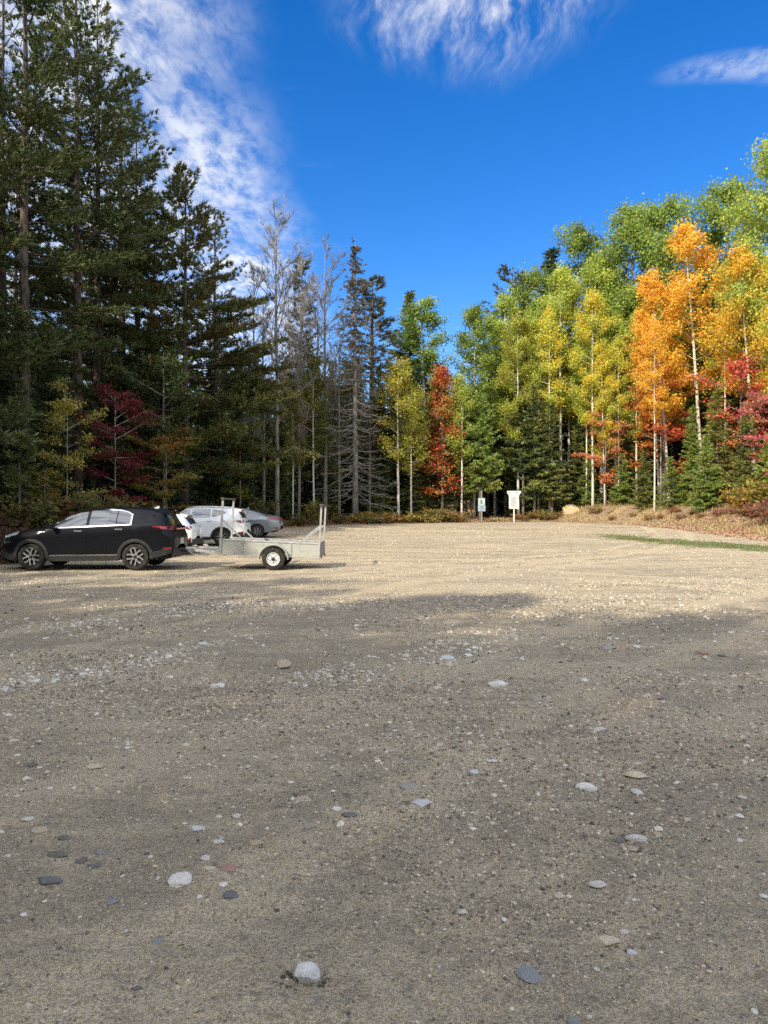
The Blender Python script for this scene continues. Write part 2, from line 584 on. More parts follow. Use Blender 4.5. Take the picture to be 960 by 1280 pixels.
# forest floor beyond the lot, leaf litter and needles
lit = n.noise(pos, 5.0, 6, 0.7)
litter = n.mix(n.smooth(lit, 0.35, 0.65), (0.075, 0.052, 0.034), (0.25, 0.165, 0.095))
litter = n.mix(n.smooth(n.noise(pos, 1.3, 4, 0.6), 0.48, 0.62), litter, (0.21, 0.17, 0.10))
strawm = n.smooth(n.noise(n.mapping(pos, (0.6, 1.2, 1)), 0.8, 4, 0.6), 0.45, 0.60)
bank_c = n.mix(strawm, (0.33, 0.245, 0.155), (0.42, 0.33, 0.17))
bank_c = n.mix(n.smooth(lit, 0.5, 0.7), bank_c, (0.20, 0.13, 0.085))
attb = n.n('ShaderNodeAttribute', attribute_name='bank')
outc = n.mix(attb.outputs['Fac'], litter, bank_c)
eb = n.smooth(n.math('ADD', edge, n.math('MULTIPLY', n.math('SUBTRACT', lit, 0.5), 1.6)), -0.25, 0.9)
c = n.mix(eb, c, outc)
# thin turf
tf = n.smooth(n.math('ADD', attg.outputs['Fac'], n.math('MULTIPLY', n.math('SUBTRACT', n.noise(pos, 2.2, 5, 0.7), 0.5), 1.1)), 0.45, 0.62)
c = n.mix(n.math('MULTIPLY', tf, 0.8), c, (0.13, 0.155, 0.055))
n.link(c, pb.inputs['Base Color'])
pb.inputs['Roughness'].default_value = 0.92
pb.inputs['Specular IOR Level'].default_value = 0.25
hgt = n.math('ADD', n.math('MULTIPLY', s1.outputs[2], 0.25), n.math('MULTIPLY', mid, 0.9))
hgt = n.math('ADD', hgt, n.math('MULTIPLY', chip, 0.35))
hgt = n.math('ADD', hgt, n.math('MULTIPLY', n.noise(pos, 30, 6, 0.75), 1.0))
hgt = n.math('ADD', hgt, n.math('MULTIPLY', n.noise(n.mapping(pos, (1, 1.6, 1)), 7, 6, 0.7, 0.4), 1.6))
bp = n.n('ShaderNodeBump')
bp.inputs['Strength'].default_value = 0.85
bp.inputs['Distance'].default_value = 0.032
n.link(hgt, bp.inputs['Height'])
n.link(bp.outputs[0], pb.inputs['Normal'])

ground = g.obj('gravel_ground', m_ground, smooth=True)
ground['kind'] = 'structure'
D = lot_dist(GX, GY).ravel()
fx, fy = GX.ravel(), GY.ravel()


def fattr(o, name, vals):
    a = o.data.attributes.new(name, 'FLOAT', 'POINT')
    a.data.foreach_set('value', np.asarray(vals, np.float32))


fattr(ground, 'edge', np.clip(D, -3, 6))
# strip of turf at the foot of the right bank
def turf_amount(x, y):
    cy = 31.4 - 2.0 * (x - 13.7)
    d_ = np.abs(y - cy) / 4.4
    return np.clip(1.25 - d_, 0, 1) * sstep(x, 9.5, 12.0) * sstep(y, 22.5, 26) * (1 - sstep(y, 36, 40)) * sstep(-lot_dist(x, y), -1.0, 0.6)


fattr(ground, 'turf', turf_amount(fx, fy))
fattr(ground, 'bank', sstep(fx, 7, 13) * sstep(fy, 10, 20) * (1 - sstep(D, 4.5, 7)) + 0.0)
# damp darker soil in a belt across the middle and to the left
fattr(ground, 'damp', np.exp(-((fy - 11.8 + 0.25 * fx) / 3.2) ** 2) * (0.05 + 1.0 * sstep(-fx, -2, 6)) + 0.25 * sstep(fy, 15, 22) + 0.35 * np.exp(-((fy - 3.5) / 2.0) ** 2))
# ------------------------------------------------------------------ materials
def mat(name, col, rough=0.6, metal=0.0, spec=0.5, coat=0.0, noise=None, bump=None):
    """noise: (scale, second colour, lo, hi); bump: (scale, distance)"""
    m = bpy.data.materials.new(name)
    m.use_nodes = True
    n = NT(m.node_tree)
    o = n.n('ShaderNodeOutputMaterial')
    p = n.n('ShaderNodeBsdfPrincipled')
    n.link(p.outputs[0], o.inputs[0])
    p.inputs['Base Color'].default_value = (*col, 1)
    p.inputs['Roughness'].default_value = rough
    p.inputs['Metallic'].default_value = metal
    p.inputs['Specular IOR Level'].default_value = spec
    p.inputs['Coat Weight'].default_value = coat
    p.inputs['Coat Roughness'].default_value = 0.04
    co = n.n('ShaderNodeTexCoord').outputs['Object']
    if noise:
        f = n.smooth(n.noise(co, noise[0], 5, 0.62, 0.2), noise[2], noise[3])
        n.link(n.mix(f, col, noise[1]), p.inputs['Base Color'])
        n.link(n.smooth(n.noise(co, noise[0] * 1.7, 4, 0.6), 0.2, 0.8, max(rough - 0.1, 0.03), min(rough + 0.12, 1)), p.inputs['Roughness'])
    if bump:
        b = n.n('ShaderNodeBump')
        b.inputs['Distance'].default_value = bump[1]
        b.inputs['Strength'].default_value = 0.7
        n.link(n.noise(co, bump[0], 6, 0.65), b.inputs['Height'])
        n.link(b.outputs[0], p.inputs['Normal'])
    return m


def leaf_mat(name, transl=0.35, vary=0.32, rough=0.55, spec=0.25, hue=0.022):
    """colour of a crown comes from its object colour, mixed in patches with its second colour 'tint'"""
    m = bpy.data.materials.new(name)
    m.use_nodes = True
    n = NT(m.node_tree)
    o = n.n('ShaderNodeOutputMaterial')
    oi = n.n('ShaderNodeObjectInfo')
    at = n.n('ShaderNodeAttribute', attribute_type='OBJECT', attribute_name='tint')
    g = n.n('ShaderNodeNewGeometry')
    rnd = g.outputs['Random Per Island']
    co = n.n('ShaderNodeTexCoord').outputs['Object']
    off = n.n('ShaderNodeVectorMath', operation='ADD')
    n.link(co, off.inputs[0])
    cx = n.n('ShaderNodeCombineXYZ')
    n.link(n.math('MULTIPLY', oi.outputs['Random'], 37.0), cx.inputs[0])
    n.link(n.math('MULTIPLY', oi.outputs['Random'], 91.0), cx.inputs[2])
    n.link(cx.outputs[0], off.inputs[1])
    f = n.math('ADD', n.noise(off.outputs[0], 0.55, 3, 0.6), n.math('MULTIPLY', n.math('SUBTRACT', rnd, 0.5), 0.22))
    c = n.mix(n.smooth(f, 0.40, 0.62), oi.outputs['Color'], at.outputs['Color'])
    wn = n.n('ShaderNodeTexWhiteNoise', noise_dimensions='1D')
    n.link(n.math('MULTIPLY', rnd, 917.0), wn.inputs['W'])
    h = n.n('ShaderNodeHueSaturation')
    n.link(c, h.inputs['Color'])
    n.link(n.smooth(wn.outputs['Value'], 0, 1, 1 - vary, 1 + vary), h.inputs['Value'])
    n.link(n.smooth(rnd, 0, 1, 0.5 - hue, 0.5 + hue), h.inputs['Hue'])
    p = n.n('ShaderNodeBsdfPrincipled')
    n.link(h.outputs[0], p.inputs['Base Color'])
    p.inputs['Roughness'].default_value = rough
    p.inputs['Specular IOR Level'].default_value = spec
    if transl > 0:
        t = n.n('ShaderNodeBsdfTranslucent')
        n.link(h.outputs[0], t.inputs['Color'])
        ms = n.n('ShaderNodeMixShader')
        ms.inputs[0].default_value = transl
        n.link(p.outputs[0], ms.inputs[1])
        n.link(t.outputs[0], ms.inputs[2])
        n.link(ms.outputs[0], o.inputs[0])
    else:
        n.link(p.outputs[0], o.inputs[0])
    return m


def bark_mat(name, a, b, sx, sz, lo=0.4, hi=0.6, rough=0.9, bumpd=0.02):
    m = bpy.data.materials.new(name)
    m.use_nodes = True
    n = NT(m.node_tree)
    o = n.n('ShaderNodeOutputMaterial')
    p = n.n('ShaderNodeBsdfPrincipled')
    n.link(p.outputs[0], o.inputs[0])
    co = n.n('ShaderNodeTexCoord').outputs['Object']
    f = n.noise(n.mapping(co, (sx, sx, sz)), 1.0, 6, 0.65, 0.3)
    n.link(n.mix(n.smooth(f, lo, hi), a, b), p.inputs['Base Color'])
    p.inputs['Roughness'].default_value = rough
    p.inputs['Specular IOR Level'].default_value = 0.2
    bm_ = n.n('ShaderNodeBump')
    bm_.inputs['Distance'].default_value = bumpd
    n.link(f, bm_.inputs['Height'])
    n.link(bm_.outputs[0], p.inputs['Normal'])
    return m


M = {}
M['pine_bark'] = bark_mat('pine_bark', (0.055, 0.042, 0.035), (0.15, 0.115, 0.092), 9, 2.2)
M['spruce_bark'] = bark_mat('spruce_bark', (0.11, 0.095, 0.08), (0.24, 0.215, 0.19), 10, 5)
M['dead_bark'] = bark_mat('dead_bark', (0.14, 0.125, 0.11), (0.29, 0.265, 0.235), 9, 3)
M['aspen_bark'] = bark_mat('aspen_bark', (0.16, 0.14, 0.115), (0.66, 0.62, 0.52), 2.2, 7.0, 0.28, 0.42, 0.75, 0.006)
M['grey_bark'] = bark_mat('grey_bark', (0.15, 0.135, 0.12), (0.33, 0.31, 0.28), 6, 3)
M['needle'] = leaf_mat('needle', 0.12, 0.35, 0.6, 0.25, 0.015)
M['leaf'] = leaf_mat('leaf', 0.45, 0.30, 0.55, 0.25, 0.020)
M['black_paint'] = mat('black_paint', (0.004, 0.005, 0.008), 0.6, 0, 0.08, 0.40)
M['white_paint'] = mat('white_paint', (0.82, 0.84, 0.87), 0.35, 0, 0.5, 0.8)
M['grey_paint'] = mat('grey_paint', (0.22, 0.25, 0.29), 0.32, 0.35, 0.5, 0.8)
M['glass'] = mat('car_glass', (0.012, 0.014, 0.016), 0.03, 0, 0.5, 1.0)
for n_ in M['glass'].node_tree.nodes:
    if n_.type == 'BSDF_PRINCIPLED':
        n_.inputs['IOR'].default_value = 1.95
        n_.inputs['Coat IOR'].default_value = 1.9
M['clad'] = mat('black_plastic', (0.022, 0.022, 0.023), 0.55, 0, 0.4, 0, (14, (0.05, 0.047, 0.042), 0.5, 0.75))
M['chrome'] = mat('chrome', (0.75, 0.75, 0.76), 0.13, 1.0)
M['alloy'] = mat('machined_alloy', (0.62, 0.63, 0.65), 0.28, 0.75)
M['rim_dark'] = mat('dark_rim', (0.02, 0.02, 0.022), 0.4, 0.2)
M['rubber'] = mat('tyre_rubber', (0.020, 0.019, 0.018), 0.85, 0, 0.3, 0, (16, (0.07, 0.06, 0.048), 0.45, 0.7))
M['red_lens'] = mat('red_lens', (0.22, 0.006, 0.010), 0.12, 0, 0.6, 0.8)
M['clear_lens'] = mat('clear_lens', (0.55, 0.57, 0.6), 0.10, 0.3, 0.7, 0.8)
M['dark_lens'] = mat('dark_lens', (0.05, 0.05, 0.055), 0.1, 0.1, 0.7, 0.8)
M['under'] = mat('underbody', (0.012, 0.012, 0.012), 0.8)
M['plate'] = mat('number_plate', (0.48, 0.50, 0.52), 0.45)
M['bed_board'] = mat('painted_board', (0.40, 0.405, 0.36), 0.65, 0, 0.4, 0, (5, (0.27, 0.275, 0.24), 0.52, 0.72), (25, 0.003))
M['galv'] = mat('galvanised_steel', (0.58, 0.59, 0.59), 0.42, 0.55, 0.5, 0, (9, (0.40, 0.40, 0.39), 0.45, 0.7))
M['dark_wood'] = mat('weathered_crossbar', (0.10, 0.085, 0.075), 0.85, 0, 0.3, 0, (20, (0.17, 0.15, 0.13), 0.4, 0.7))
M['grey_wood'] = mat('weathered_post', (0.30, 0.28, 0.25), 0.9, 0, 0.2, 0, (9, (0.17, 0.155, 0.14), 0.4, 0.7))
M['tail_board'] = mat('worn_tailgate', (0.27, 0.26, 0.25), 0.75, 0, 0.3, 0, (8, (0.15, 0.14, 0.13), 0.45, 0.7))
M['sign_white'] = mat('sign_white', (0.60, 0.61, 0.60), 0.5, 0, 0.4, 0, (3, (0.48, 0.50, 0.50), 0.5, 0.8))
M['sign_pale'] = mat('sign_pale_green', (0.40, 0.50, 0.50), 0.5)
M['sign_blue'] = mat('sign_pale_blue', (0.32, 0.42, 0.50), 0.5)
M['sign_ink'] = mat('sign_ink', (0.06, 0.09, 0.10), 0.6)
M['sign_grey'] = mat('sign_grey_print', (0.12, 0.15, 0.18), 0.6)
M['sign_soft'] = mat('sign_soft_print', (0.24, 0.26, 0.27), 0.6)


def stone_mat(name):
    m = bpy.data.materials.new(name)
    m.use_nodes = True
    n = NT(m.node_tree)
    o = n.n('ShaderNodeOutputMaterial')
    p = n.n('ShaderNodeBsdfPrincipled')
    n.link(p.outputs[0], o.inputs[0])
    oi = n.n('ShaderNodeObjectInfo')
    co = n.n('ShaderNodeTexCoord').outputs['Object']
    off = n.n('ShaderNodeVectorMath', operation='ADD')
    n.link(co, off.inputs[0])
    cx = n.n('ShaderNodeCombineXYZ')
    n.link(n.math('MULTIPLY', oi.outputs['Random'], 53.0), cx.inputs[1])
    n.link(cx.outputs[0], off.inputs[1])
    f = n.noise(off.outputs[0], 2.6, 6, 0.7, 0.4)
    sp = n.noise(off.outputs[0], 22, 3, 0.7)
    c = n.mix(n.smooth(f, 0.36, 0.68), oi.outputs['Color'], n.mix(0.28, oi.outputs['Color'], (0.22, 0.20, 0.17), 'MIX'))
    h = n.n('ShaderNodeHueSaturation')
    n.link(c, h.inputs['Color'])
    n.link(n.smooth(sp, 0.3, 0.7, 0.93, 1.06), h.inputs['Value'])
    n.link(h.outputs[0], p.inputs['Base Color'])
    p.inputs['Roughness'].default_value = 0.8
    p.inputs['Specular IOR Level'].default_value = 0.3
    b = n.n('ShaderNodeBump')
    b.inputs['Distance'].default_value = 0.05
    b.inputs['Strength'].default_value = 0.5
    n.link(n.noise(off.outputs[0], 9, 6, 0.7), b.inputs['Height'])
    n.link(b.outputs[0], p.inputs['Normal'])
    return m


def gravel_mat(name, pal):
    """pieces of one mesh: a random stone colour for each piece"""
    m = bpy.data.materials.new(name)
    m.use_nodes = True
    n = NT(m.node_tree)
    o = n.n('ShaderNodeOutputMaterial')
    p = n.n('ShaderNodeBsdfPrincipled')
    n.link(p.outputs[0], o.inputs[0])
    rnd = n.n('ShaderNodeNewGeometry').outputs['Random Per Island']
    r = n.n('ShaderNodeValToRGB')
    r.color_ramp.interpolation = 'CONSTANT'
    e = r.color_ramp.elements
    for i, c in enumerate(pal):
        if i < 2:
            el = e[i]
            el.position = i / len(pal)
        else:
            el = e.new(i / len(pal))
        el.color = (*c, 1)
    n.link(rnd, r.inputs[0])
    n.link(r.outputs[0], p.inputs['Base Color'])
    p.inputs['Roughness'].default_value = 0.85
    p.inputs['Specular IOR Level'].default_value = 0.25
    return m


M['stone'] = stone_mat('field_stone')
M['gravel'] = gravel_mat('gravel_bits', [(0.44, 0.365, 0.27), (0.29, 0.235, 0.18), (0.56, 0.47, 0.36), (0.16, 0.135, 0.105), (0.39, 0.32, 0.225), (0.62, 0.56, 0.45), (0.22, 0.20, 0.175), (0.50, 0.41, 0.29), (0.66, 0.58, 0.46), (0.34, 0.28, 0.20), (0.18, 0.155, 0.12), (0.42, 0.37, 0.30)])
M['clod'] = gravel_mat('soil_bits', [(0.20, 0.165, 0.12), (0.14, 0.115, 0.085), (0.27, 0.22, 0.16), (0.17, 0.155, 0.135), (0.22, 0.16, 0.115), (0.11, 0.095, 0.075)])
M['pale_gravel'] = gravel_mat('pale_gravel_bits', [(0.64, 0.59, 0.50), (0.54, 0.48, 0.39), (0.74, 0.70, 0.62), (0.44, 0.40, 0.34), (0.60, 0.54, 0.44), (0.34, 0.31, 0.27), (0.40, 0.36, 0.30)])
M['litter'] = gravel_mat('fallen_leaf', [(0.30, 0.10, 0.06), (0.38, 0.20, 0.07), (0.45, 0.30, 0.10), (0.22, 0.12, 0.07), (0.42, 0.14, 0.10), (0.36, 0.26, 0.15), (0.48, 0.20, 0.16), (0.28, 0.17, 0.10)])
M['pink_litter'] = gravel_mat('pink_leaf', [(0.46, 0.24, 0.19), (0.44, 0.31, 0.20), (0.34, 0.17, 0.12), (0.50, 0.37, 0.23), (0.33, 0.22, 0.14), (0.48, 0.29, 0.22), (0.38, 0.28, 0.17)])
M['grass'] = gravel_mat('grass_blade', [(0.10, 0.14, 0.035), (0.14, 0.18, 0.05), (0.20, 0.20, 0.075), (0.08, 0.12, 0.03)])
M['straw'] = gravel_mat('straw_blade', [(0.42, 0.34, 0.16), (0.48, 0.36, 0.17), (0.34, 0.26, 0.12), (0.40, 0.38, 0.15), (0.30, 0.20, 0.11)])
# ------------------------------------------------------------------ trees
def unit(a):
    return a / (np.linalg.norm(a, axis=-1, keepdims=True) + 1e-9)


def trunk_line(H, r0, rng, n=14, wander=0.012, lean=(0, 0), r_top=0.012):
    z = np.linspace(0, 1, n)
    wx = np.cumsum(rng.normal(0, wander * H / n, n)) + lean[0] * H * z ** 1.3
    wy = np.cumsum(rng.normal(0, wander * H / n, n)) + lean[1] * H * z ** 1.3
    wx -= wx[0]
    wy -= wy[0]
    rad = r0 * (1 - z) ** 0.85 + r_top
    rad[0] *= 1.28
    pts = np.stack([wx, wy, z * H], -1)
    pts[0, 2] = -0.35
    return pts, rad


def at_height(pts, z):
    return np.array([np.interp(z, pts[:, 2], pts[:, 0]), np.interp(z, pts[:, 2], pts[:, 1]), z])


def needles(geo, pos, dr, rng, K, ln, wd, spread=0.8, up=0.2):
    """stars of K thin needle bundles at each position"""
    pos, dr = np.asarray(pos), np.asarray(dr)
    N = len(pos)
    d = dr[:, None, :] + rng.normal(0, 1, (N, K, 3)) * spread * 0.6
    d[..., 2] += up
    d = unit(d)
    L = ln * rng.uniform(0.65, 1.15, (N, K, 1))
    side = unit(np.cross(d, rng.normal(0, 1, (N, K, 3)))) * wd * 0.5
    p = pos[:, None, :] + rng.normal(0, ln * 0.12, (N, K, 3))
    V = np.stack([p - side, p + side, p + d * L + side * 0.3, p + d * L - side * 0.3], 2).reshape(-1, 3)
    geo.add(V, np.arange(len(V)).reshape(-1, 4))


def pine(H, cb, Rm, seed, gap=0.55, nl=5, K=7, nlen=0.26, nwid=0.05, shape='round', droop=0.0, r0=None, stubs=True, sub=1.0, skip=0.12, s0=0.34):
    rng = np.random.default_rng(seed)
    tr, cr = Geo(), Geo()
    pts, rad = trunk_line(H, r0 or H * 0.0095, rng, 16)
    tr.tube(pts, rad, 9)
    tp, td = [], []
    z = cb
    while z < H - 0.25:
        u_ = (z - cb) / (H - cb)
        if shape == 'round':
            prof = min(1, 0.62 + u_ * 1.6) * (1 - u_) ** 0.62
        elif shape == 'cone':
            prof = (1 - u_) ** 0.85
        else:
            prof = (0.75 + 0.25 * math.sin(z * 2.3)) * (1 - u_ ** 1.6) ** 0.8
        for i in range(nl):
            if rng.random() < skip:
                continue
            az = rng.uniform(0, 2 * math.pi)
            L = max(0.35, Rm * prof * rng.uniform(0.50, 1.15))
            el = R(-6 - 14 * droop + 58 * u_ ** 1.5) + rng.normal(0, 0.12)
            dxy = np.array([math.cos(az), math.sin(az), 0])
            b = at_height(pts, z + rng.uniform(-0.12, 0.12))
            t = np.linspace(0, 1, 5)
            curve = (0.16 if droop <= 0 else 0.10) * L
            P_ = b + dxy * (L * t)[:, None] * math.cos(el) + np.array([0, 0, 1.0]) * (L * math.sin(el) * t + curve * t ** 2.2)[:, None]
            tr.tube(P_, np.linspace(0.012 + 0.011 * L, 0.006, 5), 3, cap=False)
            ns = max(3, int(L * 3.6 * sub))
            for s_ in np.linspace(s0, 1.0, ns):
                p0 = np.array([np.interp(s_, t, P_[:, k]) for k in range(3)])
                for sg in (-1, 1):
                    ang = sg * rng.uniform(0.5, 1.0) if s_ < 0.97 else sg * 0.25
                    ca, sa = math.cos(ang), math.sin(ang)
                    d2 = np.array([dxy[0] * ca - dxy[1] * sa, dxy[0] * sa + dxy[1] * ca, 0.10 + 0.5 * u_ + rng.normal(0, 0.10)])
                    l2 = (0.30 * L * (1.12 - s_) + 0.18) * rng.uniform(0.6, 1.15)
                    m_ = max(1, int(l2 / 0.24))
                    for q in range(1, m_ + 1):
                        tp.append(p0 + d2 * l2 * q / m_)
                        td.append(d2)
        z += gap * rng.uniform(0.75, 1.25)
    tp.append(pts[-1])
    td.append(np.array([0, 0, 1.0]))
    needles(cr, tp, td, rng, K, nlen, nwid, 0.85, 0.25)
    if stubs:
        for _ in range(int(cb * 2.2)):
            zz_ = rng.uniform(cb * 0.25, cb)
            az = rng.uniform(0, 2 * math.pi)
            b = at_height(pts, zz_)
            L = rng.uniform(0.3, 1.5) * (zz_ / cb)
            tr.tube([b, b + np.array([math.cos(az), math.sin(az), -0.12]) * L * 0.6, b + np.array([math.cos(az), math.sin(az), -0.30]) * L], [0.022, 0.014, 0.005], 3, cap=False)
    return tr, cr


def spruce(H, Rm, seed, cb=0.4, gap=0.30, nl=7, K=4, nlen=0.24, nwid=0.06, power=0.9, bare=0.0, dens=1.0):
    rng = np.random.default_rng(seed)
    tr, cr = Geo(), Geo()
    pts, rad = trunk_line(H, H * 0.0085 + 0.02, rng, 12, 0.005)
    tr.tube(pts, rad, 8)
    tp, td = [], []
    z = cb
    while z < H - 0.15:
        u_ = (z - cb) / (H - cb)
        prof = (1 - u_) ** power * min(1.0, 0.72 + u_ * 2.2)
        for i in range(nl):
            az = rng.uniform(0, 2 * math.pi)
            L = max(0.16, Rm * prof * rng.uniform(0.62, 1.12))
            dxy = np.array([math.cos(az), math.sin(az), 0])
            el = R(-16 + 60 * u_ ** 2) + rng.normal(0, 0.08)
            b = at_height(pts, z + rng.uniform(-0.1, 0.1))
            t = np.linspace(0, 1, 5)
            P_ = b + dxy * (L * t)[:, None] * math.cos(el) + np.array([0, 0, 1.0]) * (L * (math.sin(el) * t - 0.10 * np.sin(t * math.pi) + 0.10 * t ** 3))[:, None]
            tr.tube(P_, np.linspace(0.010 + 0.007 * L, 0.004, 5), 3, cap=False)
            if rng.random() < bare * (1 - u_):
                continue
            ns = max(2, int(L * 7.5 * dens))
            for s_ in np.linspace(0.12, 1.0, ns):
                p0 = np.array([np.interp(s_, t, P_[:, k]) for k in range(3)])
                for sg in (-1, 1):
                    ang = sg * rng.uniform(0.7, 1.05) if s_ < 0.97 else sg * 0.2
                    ca, sa = math.cos(ang), math.sin(ang)
                    d2 = np.array([dxy[0] * ca - dxy[1] * sa, dxy[0] * sa + dxy[1] * ca, -0.22 + rng.normal(0, 0.12) + 0.45 * u_])
                    l2 = (0.38 * L * (1.08 - s_) + 0.06) * rng.uniform(0.7, 1.1)
                    m_ = max(1, int(l2 / 0.20))
                    for q in range(m_):
                        tp.append(p0 + d2 * l2 * q / m_)
                        td.append(d2)
        z += gap * rng.uniform(0.8, 1.2) * (1 - 0.35 * u_)
    tp.append(pts[-1] - np.array([0, 0, 0.15]))
    td.append(np.array([0, 0, 1.5]))
    needles(cr, tp, td, rng, K, nlen, nwid, 0.5, -0.02)
    return tr, cr


def broadleaf(H, cb, Rm, seed, nl=30, N=9000, ls=0.13, up=42, squash=1.0, sigma=0.30, r0=None, lean=(0, 0), prof='oval', nsub=5, stubs=0, twin=False):
    rng = np.random.default_rng(seed)
    tr, cr = Geo(), Geo()
    stems = [trunk_line(H, r0 or H * 0.0062 + 0.015, rng, 14, 0.010, lean)]
    if twin:
        q, r_ = trunk_line(H * 0.9, (r0 or H * 0.0055), rng, 14, 0.012, (lean[0] + rng.uniform(.03, .06), lean[1] + rng.uniform(-.03, .03)))
        q[:, 0] += 0.3
        stems.append((q, r_))
    att, wgt = [], []
    for pts, rad in stems:
        tr.tube(pts, rad, 7)
        Ht = pts[-1, 2]
        for i in range(nl):
            f = (i + rng.uniform(0, 1)) / nl
            z = cb * 0.97 + (Ht - cb) * f * 0.97
            u_ = f
            if prof == 'oval':
                pr = math.sin(math.pi * min(0.97, 0.16 + 0.80 * u_)) ** 0.75
            elif prof == 'cone':
                pr = (1 - u_) ** 0.7 * min(1, 0.45 + 2.5 * u_)
            else:
                pr = math.sin(math.pi * (0.10 + 0.72 * u_)) ** 0.6
            az = i * 2.4 + rng.normal(0, 0.5)
            L = max(0.25, Rm * pr * rng.uniform(0.60, 1.15))
            el = R(up * (0.55 + 0.7 * u_)) + rng.normal(0, 0.14)
            dxy = np.array([math.cos(az), math.sin(az), 0])
            b = at_height(pts, z)
            t = np.linspace(0, 1, 5)
            P_ = b + dxy * (L * t)[:, None] * math.cos(el * 0.8) + np.array([0, 0, 1.0]) * (L * math.sin(el) * (t + 0.15 * t ** 2) * (0.9 if squash >= 0.9 else 0.75))[:, None]
            tr.tube(P_, np.linspace(0.010 + 0.009 * L, 0.005, 5), 4, cap=False)
            for k in range(nsub):
                s_ = rng.uniform(0.30, 1.0)
                p0 = np.array([np.interp(s_, t, P_[:, j]) for j in range(3)])
                a2 = az + rng.choice([-1, 1]) * rng.uniform(0.4, 1.2)
                l2 = L * rng.uniform(0.25, 0.55)
                d2 = np.array([math.cos(a2), math.sin(a2), rng.uniform(0.1, 0.7) * (squash ** 0.7)]) * l2
                tr.tube([p0, p0 + d2 * 0.55, p0 + d2], [0.010, 0.007, 0.003], 3, cap=False)
                for q in (0.35, 0.7, 1.0):
                    att.append(p0 + d2 * q)
                    wgt.append(0.5 + 0.5 * q)
            for s_ in (0.5, 0.75, 1.0):
                att.append(np.array([np.interp(s_, t, P_[:, j]) for j in range(3)]))
                wgt.append(0.7)
        att.append(pts[-1])
        wgt.append(1.0)
        for _ in range(stubs):
            z = rng.uniform(cb * 0.3, cb)
            az = rng.uniform(0, 6.28)
            b = at_height(pts, z)
            L = rng.uniform(0.3, 1.2)
            d_ = np.array([math.cos(az), math.sin(az), rng.uniform(-.2, .5)])
            tr.tube([b, b + d_ * L * .5, b + d_ * L + np.array([0, 0, .1])], [0.014, 0.010, 0.003], 3, cap=False)
    att = np.array(att)
    wgt = np.array(wgt) * rng.uniform(0.15, 1.0, len(att)) ** 1.6
    idx = rng.choice(len(att), N, p=wgt / wgt.sum())
    off = rng.normal(0, 1, (N, 3)) * sigma * np.array([1, 1, squash])
    c = att[idx] + off
    outw = c * np.array([1, 1, 0]) + np.array([0, 0, 1e-3])
    nrm = unit(rng.normal(0, 1, (N, 3)) + 0.7 * unit(outw) + np.array([0, 0, 0.8 if squash > 0.8 else 1.6]))
    a = unit(np.cross(nrm, rng.normal(0, 1, (N, 3))))
    b = np.cross(nrm, a)
    s_ = ls * rng.uniform(0.7, 1.25, (N, 1))
    V = np.stack([c - a * s_ * .5, c + b * s_ * .42 - a * s_ * .08, c + a * s_ * .5, c - b * s_ * .42 - a * s_ * .08], 1).reshape(-1, 3)
    cr.add(V, np.arange(4 * N).reshape(-1, 4))
    return tr, cr


def bare_tree(H, cb, Rm, seed, r0=None, nl=26, up=55):
    rng = np.random.default_rng(seed)
    tr, cr = Geo(), Geo()
    pts, rad = trunk_line(H, r0 or H * 0.0075, rng, 14, 0.014)
    tr.tube(pts, rad, 8)

    def grow(p, d, L, r, depth, geo):
        n_ = 4 if depth > 1 else 2
        P_ = [p]
        dd = d
        for k in range(n_):
            dd = dd + rng.normal(0, 0.10, 3) + np.array([0, 0, 0.05])
            dd = dd / np.linalg.norm(dd)
            P_.append(P_[-1] + dd * L / n_)
        P_ = np.array(P_)
        geo.tube(P_, np.linspace(r, r * 0.4, n_ + 1), 3, cap=False)
        if depth <= 0:
            return
        for k in range(rng.integers(4, 7)):
            s_ = rng.uniform(0.25, 1.0)
            q = P_[min(n_, int(s_ * n_))]
            ax = unit(np.cross(dd, rng.normal(0, 1, 3)))
            nd = unit(dd * math.cos(0.6) + ax * math.sin(0.6) + np.array([0, 0, 0.15]))
            grow(q, nd, L * rng.uniform(0.35, 0.6), max(r * 0.5, 0.0075), depth - 1, geo)
    for i in range(nl):
        f = (i + rng.uniform(0, 1)) / nl
        z = cb + (H - cb) * f * 0.97
        pr = math.sin(math.pi * (0.2 + 0.72 * f)) ** 0.7
        az = rng.uniform(0, 6.283)
        el = R(up) + rng.normal(0, 0.15)
        L = max(0.6, Rm * pr * rng.uniform(0.7, 1.2))
        d = np.array([math.cos(az) * math.cos(el), math.sin(az) * math.cos(el), math.sin(el)])
        grow(at_height(pts, z), d, L, 0.012 + 0.010 * L, 3, cr)
    return tr, cr


